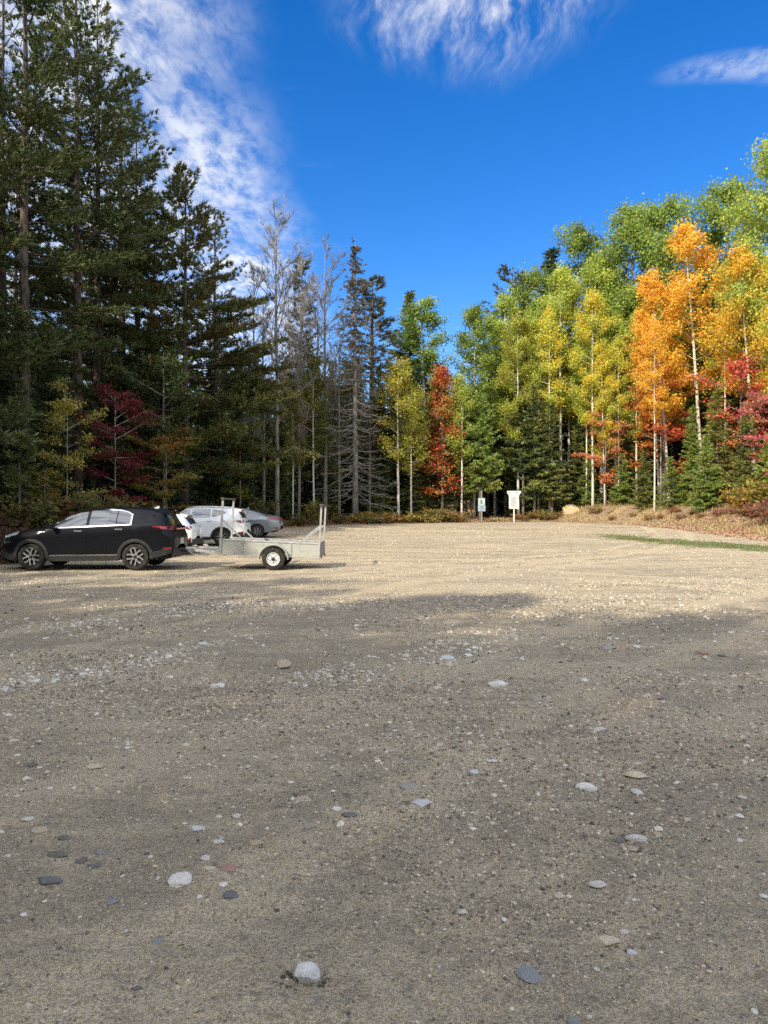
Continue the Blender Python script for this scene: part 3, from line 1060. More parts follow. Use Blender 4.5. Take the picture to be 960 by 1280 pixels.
def dead_spruce(H, Rm, seed, tuft_from=0.62):
    """grey trunk with long thin drooping dead boughs; a few thin tufts remain near the tip"""
    rng = np.random.default_rng(seed)
    tr, bo, cr = Geo(), Geo(), Geo()
    pts, rad = trunk_line(H, H * 0.011, rng, 12, 0.004)
    tr.tube(pts, rad, 9)
    z = 1.6
    tp, td = [], []
    while z < H - 0.15:
        u_ = z / H
        for i in range(9):
            az = rng.uniform(0, 6.283)
            L = max(0.15, Rm * (1 - u_) ** 0.75 * rng.uniform(0.45, 1.15))
            dxy = np.array([math.cos(az), math.sin(az), 0])
            if rng.random() < 0.25:
                L *= rng.uniform(0.15, 0.6)
            b = at_height(pts, max(0.9, z + rng.uniform(-.5, .5)))
            t = np.linspace(0, 1, 6)
            dr_ = rng.uniform(-0.75, -0.12)
            P_ = b + dxy * (L * t)[:, None] + np.array([0, 0, 1.0]) * (L * (dr_ * t + rng.uniform(0.1, 0.45) * t ** 2.4))[:, None]
            P_ += rng.normal(0, 0.07, P_.shape) * t[:, None]
            bo.tube(P_, np.linspace(0.030, 0.009, 6), 3, cap=False)
            for s_ in np.linspace(0.3, 0.95, max(2, int(L * 3.5))):
                p0 = np.array([np.interp(s_, t, P_[:, k]) for k in range(3)])
                a2 = az + rng.choice([-1, 1]) * rng.uniform(0.5, 1.0)
                l2 = L * rng.uniform(0.12, 0.34)
                d2 = np.array([math.cos(a2), math.sin(a2), rng.uniform(-0.45, 0.15)])
                bo.tube([p0, p0 + d2 * l2 * .5, p0 + d2 * l2 + np.array([0, 0, .06 * l2])], [0.012, 0.010, 0.006], 3, cap=False)
                if u_ > tuft_from:
                    tp += [p0 + d2 * l2 * q for q in (0.3, 0.7, 1.0)]
                    td += [d2] * 3
        z += rng.uniform(0.26, 0.46) * (1.15 - 0.5 * u_)
    if tp:
        needles(cr, tp, td, rng, 4, 0.16, 0.035, 0.6, 0.0)
    return tr, bo, cr


def bush(h, r, seed, n_st=9, N=900, ls=0.09, squash=0.6):
    rng = np.random.default_rng(seed)
    st, fo = Geo(), Geo()
    att = []
    for i in range(n_st):
        az = rng.uniform(0, 6.283)
        b = np.array([rng.normal(0, r * .18), rng.normal(0, r * .18), -0.06])
        L = h * rng.uniform(0.6, 1.1)
        sp = rng.uniform(0.15, 1.0) * r
        t = np.linspace(0, 1, 5)
        P_ = b + np.stack([math.cos(az) * sp * t ** 1.3, math.sin(az) * sp * t ** 1.3, L * t], -1)
        st.tube(P_, np.linspace(0.014, 0.004, 5), 3, cap=False)
        for k in range(6):
            s_ = rng.uniform(0.3, 1)
            p0 = np.array([np.interp(s_, t, P_[:, j]) for j in range(3)])
            d = np.array([rng.normal(0, 1), rng.normal(0, 1), rng.uniform(0, .8)]) * r * 0.22
            st.tube([p0, p0 + d], [0.006, 0.003], 3, cap=False)
            att += [p0 + d, p0 + d * .5]
    att = np.array(att)
    idx = rng.integers(0, len(att), N)
    c = att[idx] + rng.normal(0, 1, (N, 3)) * r * 0.13 * np.array([1, 1, squash])
    c[:, 2] = np.maximum(c[:, 2], 0.02)
    nrm = unit(rng.normal(0, 1, (N, 3)) + np.array([0, 0, 0.9]))
    a = unit(np.cross(nrm, rng.normal(0, 1, (N, 3))))
    b = np.cross(nrm, a)
    s_ = ls * rng.uniform(0.6, 1.35, (N, 1))
    V = np.stack([c - a * s_ * .5, c + b * s_ * .38, c + a * s_ * .5, c - b * s_ * .38], 1).reshape(-1, 3)
    fo.add(V, np.arange(4 * N).reshape(-1, 4))
    return st, fo


# one mesh set of each kind; copies share it
KIND = {}


def kind(key, parts):
    """parts: list of (name, Geo, material, smooth)"""
    KIND[key] = [(nm, ge.mesh(nm, m, sm), sm) for nm, ge, m, sm in parts if ge.nv]


def two(key, res, bark, leafm):
    kind(key, [('trunk', res[0], M[bark], True), ('crown', res[1], M[leafm], False)])


two('pine_a', pine(29, 8.0, 5.6, 1, gap=0.72, nl=4, shape='round', K=11, nlen=0.27, nwid=0.052, skip=0.15), 'pine_bark', 'needle')
two('pine_b', pine(27, 8.5, 5.0, 2, gap=0.66, nl=4, shape='round', K=11, nlen=0.27, nwid=0.052, skip=0.18), 'pine_bark', 'needle')
two('pine_c', pine(22, 6.0, 4.3, 3, gap=0.56, nl=4, shape='round', K=10, nlen=0.26, nwid=0.052, skip=0.15), 'pine_bark', 'needle')
two('pine_layered', pine(19, 3.0, 7.8, 4, gap=0.66, nl=5, shape='cone', droop=0.25, K=11, nlen=0.27, nwid=0.054, r0=0.20, sub=1.5, skip=0.08), 'pine_bark', 'needle')
two('pine_slim', pine(19, 6.0, 2.2, 5, gap=0.44, nl=5, shape='cone', K=9), 'pine_bark', 'needle')
two('spruce_a', spruce(17, 3.0, 11, cb=1.0, K=3, gap=0.38, nl=6, nlen=0.32, nwid=0.080), 'spruce_bark', 'needle')
two('spruce_b', spruce(12, 2.5, 12, cb=0.6, K=3, gap=0.34, nl=6, nlen=0.30, nwid=0.075), 'spruce_bark', 'needle')
two('spruce_c', spruce(7.5, 2.1, 13, cb=0.5, K=3, gap=0.27, nl=6, nwid=0.07), 'spruce_bark', 'needle')
two('spruce_sparse', spruce(10, 2.2, 14, cb=1.8, K=3, gap=0.38, nl=6, bare=0.5, nlen=0.28, nwid=0.07), 'spruce_bark', 'needle')
two('spruce_arch', spruce(11, 2.9, 16, cb=4.4, K=4, gap=0.30, nl=7, nlen=0.30, nwid=0.08), 'spruce_bark', 'needle')
two('fir_young', spruce(8.6, 2.35, 15, cb=2.3, K=4, gap=0.26, nl=6, nlen=0.26, nwid=0.07, power=0.72), 'spruce_bark', 'needle')
two('aspen_a', broadleaf(19, 6.5, 2.3, 21, nl=30, N=17000, ls=0.145, up=48, sigma=0.24, stubs=6), 'aspen_bark', 'leaf')
two('aspen_b', broadleaf(20, 7.5, 2.4, 22, nl=29, N=17000, ls=0.145, up=42, sigma=0.25, stubs=5), 'aspen_bark', 'leaf')
two('aspen_c', broadleaf(16, 5.0, 1.9, 23, nl=27, N=13000, ls=0.14, up=44, sigma=0.22, stubs=6, lean=(-.04, 0)), 'aspen_bark', 'leaf')
two('aspen_round', broadleaf(20, 6.0, 3.4, 24, nl=36, N=26000, ls=0.155, up=42, sigma=0.30, stubs=3), 'grey_bark', 'leaf')
two('aspen_high', broadleaf(18, 9.0, 1.7, 29, nl=22, N=7500, ls=0.14, up=44, sigma=0.22, stubs=7, r0=0.10), 'aspen_bark', 'leaf')
two('birch_twin', broadleaf(12, 4.2, 1.7, 25, nl=22, N=6000, ls=0.135, up=45, sigma=0.22, stubs=3, twin=True, r0=0.085), 'aspen_bark', 'leaf')
two('birch_slim', broadleaf(11.5, 4.5, 1.6, 26, nl=20, N=6000, ls=0.135, up=40, sigma=0.22, stubs=3, r0=0.085), 'aspen_bark', 'leaf')
two('orange_a', broadleaf(18, 6.5, 2.2, 27, nl=27, N=13500, ls=0.145, up=46, sigma=0.24, stubs=5, lean=(-.09, 0)), 'aspen_bark', 'leaf')
two('orange_b', broadleaf(19, 7.6, 2.3, 28, nl=27, N=13500, ls=0.145, up=44, sigma=0.25, stubs=4, lean=(-.06, .02)), 'aspen_bark', 'leaf')
two('maple_column', broadleaf(10.5, 1.6, 1.9, 31, nl=34, N=7800, ls=0.14, up=36, squash=0.6, sigma=0.27, prof='cone'), 'grey_bark', 'leaf')
two('maple_spray', broadleaf(6.2, 1.0, 2.0, 32, nl=20, N=4600, ls=0.13, up=22, squash=0.28, sigma=0.22, prof='wide', nsub=6), 'grey_bark', 'leaf')
two('maple_loose', broadleaf(7.0, 1.6, 1.9, 33, nl=18, N=3800, ls=0.14, up=28, squash=0.36, sigma=0.24, prof='wide', nsub=5), 'grey_bark', 'leaf')
two('sapling', broadleaf(4.2, 0.8, 1.0, 34, nl=14, N=1000, ls=0.13, up=32, squash=0.5, sigma=0.20, prof='wide', r0=0.03), 'grey_bark', 'leaf')
b_ = bare_tree(17, 5.0, 2.6, 41, nl=24)
kind('bare_a', [('trunk', b_[0], M['grey_bark'], True), ('crown', b_[1], M['grey_bark'], False)])
b_ = bare_tree(15.5, 4.5, 2.2, 42, nl=20)
kind('bare_b', [('trunk', b_[0], M['dead_bark'], True), ('crown', b_[1], M['dead_bark'], False)])
d_ = dead_spruce(15, 2.5, 43)
kind('dead_spruce', [('trunk', d_[0], M['dead_bark'], True), ('boughs', d_[1], M['dead_bark'], False), ('crown', d_[2], M['needle'], False)])
s_ = bush(0.75, 0.75, 51)
kind('bush_a', [('stems', s_[0], M['grey_bark'], False), ('foliage', s_[1], M['leaf'], False)])
s_ = bush(1.25, 0.8, 52, n_st=8, N=700, ls=0.12)
kind('bush_b', [('stems', s_[0], M['grey_bark'], False), ('foliage', s_[1], M['leaf'], False)])
s_ = bush(0.5, 0.9, 53, n_st=14, N=800, ls=0.10, squash=0.4)
kind('bush_low', [('stems', s_[0], M['grey_bark'], False), ('foliage', s_[1], M['leaf'], False)])
HEIGHT = dict(pine_a=29, pine_b=27, pine_c=22, pine_layered=19, pine_slim=19, spruce_a=17, spruce_b=12, spruce_c=7.5, spruce_sparse=10, fir_young=8.6, spruce_arch=11,
              aspen_a=19, aspen_b=20, aspen_c=16, aspen_high=18, aspen_round=20, birch_twin=12, birch_slim=11.5, orange_a=18, orange_b=19, maple_column=10.5,
              maple_spray=6.2, maple_loose=7.0, sapling=4.2, bare_a=17, bare_b=15.5, dead_spruce=15, bush_a=0.8, bush_b=1.3, bush_low=0.5)
rt = random.Random(7)


def plant(key, name, label, cat, x, y, H, col, tint=None, group=None, rz=None, wide=1.0, sink=0.05):
    root = thing(name, label, cat, (x, y, gz1(x, y) - sink), rt.uniform(0, 6.28) if rz is None else rz, group)
    s = H / HEIGHT[key]
    root.scale = (s * wide, s * wide, s)
    for nm, me, sm in KIND[key]:
        o = bpy.data.objects.new(nm, me)
        COL.objects.link(o)
        o.parent = root
        if nm in ('crown', 'foliage', 'boughs'):
            o.color = (*col, 1)
            o['tint'] = [float(t) for t in (tint or col)]
    return root


def px_plant(key, name, label, cat, px, depth, top_py, col, tint=None, group=None, rz=None, wide=1.0):
    """px: where its foot stands across the photograph; top_py: how high its tip reaches"""
    x = (px - 480) * depth / F_PX
    z0 = gz1(x, depth)
    H = CAM_H + (HORIZON - top_py) * depth / F_PX - z0
    return plant(key, name, label, cat, x, depth, H, col, tint, group, rz, wide)


# leaf colours
GRN = (0.26, 0.34, 0.070)
GRN2 = (0.34, 0.44, 0.095)
LIME = (0.52, 0.57, 0.105)
YEL = (0.80, 0.63, 0.08)
GOLD = (0.86, 0.56, 0.07)
ORG = (0.88, 0.49, 0.07)
ORG2 = (0.70, 0.24, 0.03)
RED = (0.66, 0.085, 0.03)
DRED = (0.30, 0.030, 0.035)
PINK = (0.62, 0.10, 0.14)
SAL = (0.72, 0.27, 0.14)
PIN = (0.068, 0.096, 0.034)
PIN2 = (0.115, 0.132, 0.042)
PINB = (0.135, 0.120, 0.046)
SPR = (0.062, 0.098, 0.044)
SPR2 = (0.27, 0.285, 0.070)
FIR = (0.20, 0.31, 0.065)
BLU = (0.070, 0.110, 0.080)
DEAD = (0.17, 0.155, 0.12)
# ------------------------------------------------------------------ the forest round the lot
G_PINE = 'tall pines at the edge of the lot on the shaded side'
G_RIGHT = 'autumn aspens along the sunny edge of the lot'
G_SPR = 'spruces along the edge of the lot'
G_MAPLE = 'maples turning red and yellow at the wood edge'
G_BARE = 'bare trees beyond the parked cars'
ROWS = [
    # ---- left: tall pines
    ('pine_b', 'pine_tree', 'thin tall pine whose trunk skims the left border of the photo', 'pine', 4, 36, -60, PIN, PIN2, G_PINE, 1.0),
    ('pine_a', 'pine_tree', 'thick trunked tall pine rising above the black SUV bonnet', 'pine', 30, 33, -150, PIN, PIN2, G_PINE, 1.0),
    ('pine_b', 'pine_tree', 'tall pine with a reddish trunk above the yellow leaved sapling', 'pine', 97, 38, -40, PIN, PIN2, G_PINE, 1.05),
    ('pine_a', 'pine_tree', 'tall pine behind the dark red maple, its tip leaving the photo', 'pine', 122, 41, -10, PIN, PIN2, G_PINE, 0.95),
    ('pine_c', 'pine_tree', 'slimmer dark pine to the right of the two red trunked pines', 'pine', 150, 44, 95, PIN, PIN2, G_PINE, 1.1),
    ('pine_c', 'pine_tree', 'dark pine whose steep crown slopes down to the broad layered pine', 'pine', 172, 47, 150, PIN, PIN2, G_PINE, 1.1),
    ('pine_layered', 'pine_tree', 'broad pine with long flat layered boughs above the parked white cars', 'pine', 232, 44, 212, PIN2, PINB, G_PINE, 1.0),
    ('pine_c', 'pine_tree', 'olive tipped pine standing just behind the broad layered pine', 'pine', 268, 52, 270, PIN2, PINB, G_PINE, 1.0),
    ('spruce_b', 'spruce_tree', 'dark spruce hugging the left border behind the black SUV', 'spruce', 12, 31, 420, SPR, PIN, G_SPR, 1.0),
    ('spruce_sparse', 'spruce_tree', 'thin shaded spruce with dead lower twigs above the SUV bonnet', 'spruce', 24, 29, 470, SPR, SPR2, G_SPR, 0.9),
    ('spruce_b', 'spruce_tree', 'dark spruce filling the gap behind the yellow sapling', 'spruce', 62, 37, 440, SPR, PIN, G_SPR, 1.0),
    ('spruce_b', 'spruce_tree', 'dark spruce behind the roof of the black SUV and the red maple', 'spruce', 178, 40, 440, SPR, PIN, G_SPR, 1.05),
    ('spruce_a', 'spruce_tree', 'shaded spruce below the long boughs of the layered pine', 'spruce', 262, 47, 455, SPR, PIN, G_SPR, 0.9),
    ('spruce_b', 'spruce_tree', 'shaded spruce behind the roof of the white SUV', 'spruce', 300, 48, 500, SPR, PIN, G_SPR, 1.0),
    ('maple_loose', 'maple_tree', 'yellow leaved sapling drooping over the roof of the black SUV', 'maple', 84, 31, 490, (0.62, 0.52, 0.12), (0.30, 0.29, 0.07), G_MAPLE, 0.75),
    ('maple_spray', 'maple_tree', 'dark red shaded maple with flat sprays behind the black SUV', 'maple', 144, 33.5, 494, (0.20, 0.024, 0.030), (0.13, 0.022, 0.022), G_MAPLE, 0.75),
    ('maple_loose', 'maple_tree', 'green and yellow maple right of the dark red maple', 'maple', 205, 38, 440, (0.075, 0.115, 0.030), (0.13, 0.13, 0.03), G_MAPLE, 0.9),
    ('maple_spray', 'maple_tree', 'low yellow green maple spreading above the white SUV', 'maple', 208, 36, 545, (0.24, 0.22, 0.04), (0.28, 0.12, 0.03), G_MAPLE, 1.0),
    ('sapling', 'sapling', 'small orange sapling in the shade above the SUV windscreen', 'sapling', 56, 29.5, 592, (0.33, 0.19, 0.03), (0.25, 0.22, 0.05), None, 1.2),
    ('maple_loose', 'maple_tree', 'yellowish maple between the layered pine and the bare tree', 'maple', 300, 45.5, 520, (0.26, 0.22, 0.04), GRN, G_MAPLE, 1.0),
    # ---- centre left: bare and dying trees
    ('bare_a', 'bare_tree', 'tall leafless grey tree behind the grey car, largest of the bare trees', 'tree', 346, 48, 262, DEAD, None, G_BARE, 1.0),
    ('bare_b', 'bare_tree', 'leafless pale trunked tree midway between the grey car and the dead spruce', 'tree', 407, 53, 305, DEAD, None, G_BARE, 0.95),
    ('bare_b', 'bare_tree', 'leafless tree with a thin stem left of the tallest bare tree', 'tree', 318, 55, 335, DEAD, None, G_BARE, 0.9),
    ('bare_a', 'bare_tree', 'slender leafless tree right behind the rear of the trailer', 'tree', 378, 58, 318, DEAD, None, G_BARE, 0.8),
    ('dead_spruce', 'dead_spruce', 'dead grey spruce with drooping needleless boughs at the lot edge', 'dead tree', 444, 52, 302, (0.11, 0.10, 0.07), (0.14, 0.12, 0.08), G_BARE, 1.0),
    ('pine_slim', 'pine_tree', 'slim olive pine with upswept boughs just right of the dead spruce', 'pine', 464, 57, 350, (0.135, 0.135, 0.065), PINB, G_PINE, 1.9),
    ('pine_slim', 'pine_tree', 'thin tufted pine between the two tallest bare trees', 'pine', 376, 60, 325, (0.10, 0.10, 0.06), PINB, G_PINE, 1.1),
    ('spruce_b', 'spruce_tree', 'dark spruce in the gap right of the dead spruce', 'spruce', 474, 57, 500, SPR, SPR2, G_SPR, 0.9),
    ('spruce_c', 'spruce_tree', 'low dark spruce beside the trunk of the dead spruce', 'spruce', 414, 55, 565, SPR, SPR2, G_SPR, 1.1),
    ('spruce_b', 'spruce_tree', 'shaded spruce behind the grey car', 'spruce', 350, 53, 520, SPR, SPR2, G_SPR, 1.0),
    ('birch_slim', 'birch_tree', 'thin yellow leaved birch beside the bare trees', 'birch', 392, 52, 450, (0.25, 0.24, 0.05), (0.16, 0.17, 0.04), None, 0.9),
    ('birch_slim', 'birch_tree', 'thin pale stemmed birch in the shade just right of the grey car', 'birch', 366, 50, 490, (0.25, 0.23, 0.05), (0.16, 0.17, 0.04), None, 0.9),
    ('bare_a', 'bare_tree', 'leafless grey tree crossing the olive pine right of the dead spruce', 'tree', 462, 56, 395, DEAD, None, G_BARE, 0.9),
    ('bare_b', 'bare_tree', 'low leafless tree between the tallest bare tree and its pale trunked neighbour', 'tree', 374, 50, 420, DEAD, None, G_BARE, 1.1),
    ('bare_a', 'bare_tree', 'leafless tree half hidden by the boughs of the broad layered pine', 'tree', 330, 50, 380, DEAD, None, G_BARE, 1.0),
    ('bare_b', 'bare_tree', 'short leafless tree just left of the dead spruce', 'tree', 424, 52.5, 400, DEAD, None, G_BARE, 1.1),
    ('maple_loose', 'birch_tree', 'olive leaved birch under the tallest bare tree', 'birch', 356, 54, 480, (0.17, 0.16, 0.05), (0.26, 0.20, 0.06), None, 0.9),
    ('maple_loose', 'birch_tree', 'olive brown birch between the pale trunked bare tree and the dead spruce', 'birch', 418, 56, 470, (0.20, 0.17, 0.055), (0.28, 0.22, 0.06), None, 0.9),
    ('aspen_c', 'aspen_tree', 'dull green aspen in the shade behind the bare trees', 'aspen', 388, 62, 430, (0.13, 0.15, 0.05), (0.22, 0.19, 0.06), None, 0.9),
    ('bare_a', 'bare_tree', 'faint leafless tree behind the dull green aspen', 'tree', 396, 60, 350, DEAD, None, G_BARE, 1.0),
    ('bare_b', 'bare_tree', 'faint leafless tree left of the dull green aspen', 'tree', 360, 62, 345, DEAD, None, G_BARE, 1.1),
    # ---- centre: birches and the red maple
    ('spruce_a', 'spruce_tree', 'dark pointed spruce above the white stemmed birches', 'spruce', 512, 63, 366, SPR, SPR2, G_SPR, 1.35),
    ('aspen_c', 'aspen_tree', 'green aspen leaning on the dark spruce above the white birch stems', 'aspen', 537, 61, 376, GRN2, (0.18, 0.27, 0.06), G_RIGHT, 1.3),
    ('birch_slim', 'birch_tree', 'single white stemmed birch with yellow green leaves at the lot edge', 'birch', 498, 54.5, 452, (0.46, 0.46, 0.07), (0.46, 0.38, 0.06), None, 1.1),
    ('birch_twin', 'birch_tree', 'twin white stemmed birch with yellow leaves next to the red maple', 'birch', 514, 55, 478, (0.52, 0.48, 0.07), (0.34, 0.38, 0.07), None, 1.0),
    ('maple_column', 'maple_tree', 'narrow scarlet and orange maple left of the trail opening', 'maple', 553, 57, 456, (0.60, 0.14, 0.055), (0.44, 0.25, 0.06), G_MAPLE, 1.05),
    ('spruce_c', 'spruce_tree', 'dark spruce behind the stem of the scarlet maple', 'spruce', 545, 59, 545, SPR, SPR2, G_SPR, 1.2),
    ('spruce_b', 'spruce_tree', 'dark spruce behind the white birch stems', 'spruce', 520, 58, 530, SPR, SPR2, G_SPR, 1.1),
    ('aspen_a', 'aspen_tree', 'green aspen rising behind the young fir at the trail opening', 'aspen', 592, 60, 382, GRN2, (0.12, 0.18, 0.04), G_RIGHT, 1.1),
    ('birch_slim', 'birch_tree', 'slim yellow green birch between the scarlet maple and young fir', 'birch', 577, 57, 470, LIME, GRN2, None, 0.9),
    ('fir_young', 'fir_tree', 'bright green young fir arching over the trail sign post', 'fir', 600, 57.5, 490, FIR, SPR2, G_SPR, 0.80),
    # ---- right of the trail opening
    ('pine_c', 'pine_tree', 'dark topped pine standing above the aspens beyond the trail opening', 'pine', 643, 66, 336, (0.09, 0.095, 0.04), PINB, G_PINE, 1.5),
    ('spruce_a', 'spruce_tree', 'blue grey conifer whose tip shows above the lime aspens', 'spruce', 690, 68, 312, BLU, PIN2, G_SPR, 1.5),
    ('aspen_b', 'aspen_tree', 'lime and yellow aspen directly above the white notice board', 'aspen', 648, 59, 392, LIME, (0.30, 0.27, 0.035), G_RIGHT, 0.95),
    ('aspen_a', 'aspen_tree', 'fresh green aspen one step behind the lime aspen', 'aspen', 672, 63, 372, GRN2, LIME, G_RIGHT, 1.05),
    ('aspen_b', 'aspen_tree', 'light green aspen above the tan boulder', 'aspen', 700, 60, 332, LIME, GRN2, G_RIGHT, 1.05),
    ('aspen_round', 'aspen_tree', 'tall full crowned green aspen behind the light green one', 'aspen', 728, 65, 288, GRN2, (0.13, 0.18, 0.04), G_RIGHT, 0.95),
    ('aspen_b', 'aspen_tree', 'yellow tipped aspen with a long white trunk right of the boulder', 'aspen', 741, 57.5, 362, LIME, YEL, G_RIGHT, 0.85),
    ('aspen_c', 'aspen_tree', 'thin yellow aspen with bare lower stem beside the salmon maple', 'aspen', 756, 57, 440, YEL, LIME, G_RIGHT, 0.8),
    ('aspen_round', 'aspen_tree', 'tall green crowned aspen left of the orange aspens', 'aspen', 790, 63, 262, GRN, GRN2, G_RIGHT, 0.95),
    ('pine_c', 'pine_tree', 'dark ragged pine tip above the green aspens left of the orange ones', 'pine', 783, 69, 258, (0.075, 0.07, 0.035), PINB, G_PINE, 0.85),
    ('aspen_round', 'aspen_tree', 'green rounded aspen rising above the orange aspens', 'aspen', 830, 60, 255, GRN, GRN2, G_RIGHT, 0.95),
    ('aspen_b', 'aspen_tree', 'green and yellow aspen at the foot of the green giants', 'aspen', 770, 59, 395, LIME, GRN2, G_RIGHT, 1.0),
    ('orange_a', 'aspen_tree', 'orange aspen leaning left, foremost of the orange trees', 'aspen', 836, 53, 338, ORG, GOLD, G_RIGHT, 0.95),
    ('orange_a', 'aspen_tree', 'smaller orange aspen on the left flank of the orange trees', 'aspen', 824, 54.5, 385, ORG, GOLD, G_RIGHT, 0.85),
    ('aspen_round', 'aspen_tree', 'full green aspen between the dark topped pine and the blue grey conifer', 'aspen', 664, 66, 340, GRN2, GRN, G_RIGHT, 0.8),
    ('aspen_a', 'aspen_tree', 'green aspen rising left of the dark topped pine', 'aspen', 618, 63, 400, GRN2, LIME, G_RIGHT, 1.0),
    ('orange_b', 'aspen_tree', 'tallest orange aspen, its tip reaching the green crowns', 'aspen', 878, 54, 278, ORG, GOLD, G_RIGHT, 1.05),
    ('aspen_round', 'aspen_tree', 'dark green rounded aspen behind the tallest orange aspen', 'aspen', 910, 58, 232, GRN, GRN2, G_RIGHT, 0.95),
    ('orange_b', 'aspen_tree', 'golden orange aspen right of the tallest orange aspen', 'aspen', 944, 49, 305, (0.84, 0.52, 0.06), (0.62, 0.50, 0.07), G_RIGHT, 1.0),
    ('aspen_round', 'aspen_tree', 'yellow green aspen towering at the right border of the photo', 'aspen', 972, 50, 186, LIME, GRN2, G_RIGHT, 0.9),
    ('orange_b', 'aspen_tree', 'golden aspen cut by the right border behind the golden orange one', 'aspen', 988, 46, 310, LIME, GOLD, G_RIGHT, 0.9),
    ('aspen_b', 'aspen_tree', 'green aspen over the right side of the trail opening', 'aspen', 632, 63, 366, LIME, GRN2, G_RIGHT, 0.95),
    ('aspen_a', 'aspen_tree', 'pale green aspen between the two lime aspens', 'aspen', 660, 61.5, 400, (0.34, 0.42, 0.085), YEL, G_RIGHT, 0.95),
    ('aspen_b', 'aspen_tree', 'green and gold aspen behind the white stemmed one above the boulder', 'aspen', 712, 62, 345, LIME, YEL, G_RIGHT, 0.95),
    ('aspen_a', 'aspen_tree', 'lime aspen just left of the orange trees', 'aspen', 796, 58, 395, LIME, GRN2, G_RIGHT, 0.9),
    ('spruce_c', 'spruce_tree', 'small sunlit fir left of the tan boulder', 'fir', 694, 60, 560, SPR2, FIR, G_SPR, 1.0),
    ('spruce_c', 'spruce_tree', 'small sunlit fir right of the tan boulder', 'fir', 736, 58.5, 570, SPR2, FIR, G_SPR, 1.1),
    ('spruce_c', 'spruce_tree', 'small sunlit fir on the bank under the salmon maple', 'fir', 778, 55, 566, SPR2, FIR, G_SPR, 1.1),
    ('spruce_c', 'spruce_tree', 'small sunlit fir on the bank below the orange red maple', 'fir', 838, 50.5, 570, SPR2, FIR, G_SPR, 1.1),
    ('aspen_high', 'aspen_tree', 'white stemmed aspen with a high thin crown above the tan boulder', 'aspen', 687, 58.5, 385, LIME, YEL, G_RIGHT, 0.9),
    ('aspen_high', 'aspen_tree', 'thin white stem just left of the yellow tipped aspen', 'aspen', 733, 58.5, 405, LIME, GRN2, G_RIGHT, 0.9),
    ('aspen_high', 'aspen_tree', 'thin white stem right of the salmon maple', 'aspen', 773, 57, 420, LIME, YEL, G_RIGHT, 0.9),
    ('aspen_high', 'aspen_tree', 'pale stemmed aspen between the notice board and the boulder', 'aspen', 673, 59.5, 430, LIME, GRN2, G_RIGHT, 0.9),
    ('aspen_high', 'aspen_tree', 'white stemmed orange aspen standing in front at the foot of the bank', 'aspen', 818, 51, 400, ORG, GOLD, G_RIGHT, 0.85),
    ('aspen_high', 'aspen_tree', 'white stemmed aspen with a thin golden crown right of the tallest orange one', 'aspen', 906, 51.5, 330, GOLD, LIME, G_RIGHT, 0.9),
    ('aspen_a', 'aspen_tree', 'green aspen behind the yellow tipped one', 'aspen', 752, 62, 318, GRN2, LIME, G_RIGHT, 1.05),
    ('maple_loose', 'maple_tree', 'salmon pink little maple between the white trunks right of the boulder', 'maple', 757, 56.2, 520, SAL, (0.50, 0.25, 0.06), G_MAPLE, 0.95),
    ('maple_loose', 'maple_tree', 'orange red maple below the orange aspens', 'maple', 826, 52.5, 470, (0.52, 0.22, 0.04), (0.50, 0.10, 0.04), G_MAPLE, 1.0),
    ('maple_loose', 'maple_tree', 'crimson maple below the golden orange aspen', 'maple', 926, 48.5, 445, (0.58, 0.10, 0.07), (0.62, 0.24, 0.08), G_MAPLE, 1.0),
    ('maple_spray', 'maple_tree', 'magenta pink maple at the right border above the bank', 'maple', 974, 41, 488, PINK, (0.56, 0.24, 0.14), G_MAPLE, 0.8),
    ('spruce_sparse', 'spruce_tree', 'thin stemmed spruce just right of the white notice board', 'spruce', 668, 58, 480, SPR2, SPR, G_SPR, 1.05),
    ('spruce_sparse', 'spruce_tree', 'spruce with bare lower twigs above the tan boulder', 'spruce', 690, 58, 500, SPR2, SPR, G_SPR, 1.1),
    ('spruce_b', 'spruce_tree', 'dark spruce to the right of the trail opening', 'spruce', 655, 61, 485, SPR2, SPR, G_SPR, 1.05),
    ('spruce_b', 'spruce_tree', 'dark spruce behind the salmon maple', 'spruce', 725, 60, 500, SPR2, SPR, G_SPR, 1.1),
    ('spruce_b', 'spruce_tree', 'dark spruce left of the leaning orange trunks', 'spruce', 785, 59, 510, SPR2, SPR, G_SPR, 1.15),
    ('spruce_c', 'spruce_tree', 'low olive spruce in front of the leaning orange trunks', 'spruce', 806, 52.5, 560, SPR2, PIN2, G_SPR, 1.1),
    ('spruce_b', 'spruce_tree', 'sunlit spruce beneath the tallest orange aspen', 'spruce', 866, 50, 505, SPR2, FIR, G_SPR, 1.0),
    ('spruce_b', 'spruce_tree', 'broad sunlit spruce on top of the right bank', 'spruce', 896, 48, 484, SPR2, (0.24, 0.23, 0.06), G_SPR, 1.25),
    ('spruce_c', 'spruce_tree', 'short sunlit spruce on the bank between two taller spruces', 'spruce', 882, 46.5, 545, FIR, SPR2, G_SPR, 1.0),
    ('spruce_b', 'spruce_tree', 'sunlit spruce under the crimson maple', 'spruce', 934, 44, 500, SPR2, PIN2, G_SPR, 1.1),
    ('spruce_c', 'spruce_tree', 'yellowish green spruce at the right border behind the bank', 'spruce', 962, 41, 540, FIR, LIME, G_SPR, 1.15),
    ('fir_young', 'fir_tree', 'second young fir left of the trail sign, half hidden in shade', 'fir', 583, 60, 540, SPR2, SPR, G_SPR, 1.0),
]
for (key, name, label, cat, px, d, top, col, tint, grp, wd) in ROWS:
    px_plant(key, name, label, cat, px, d, top, col, tint, grp, rt.uniform(-.35, .35) if key in ('orange_a', 'orange_b', 'aspen_c') else None, wd)

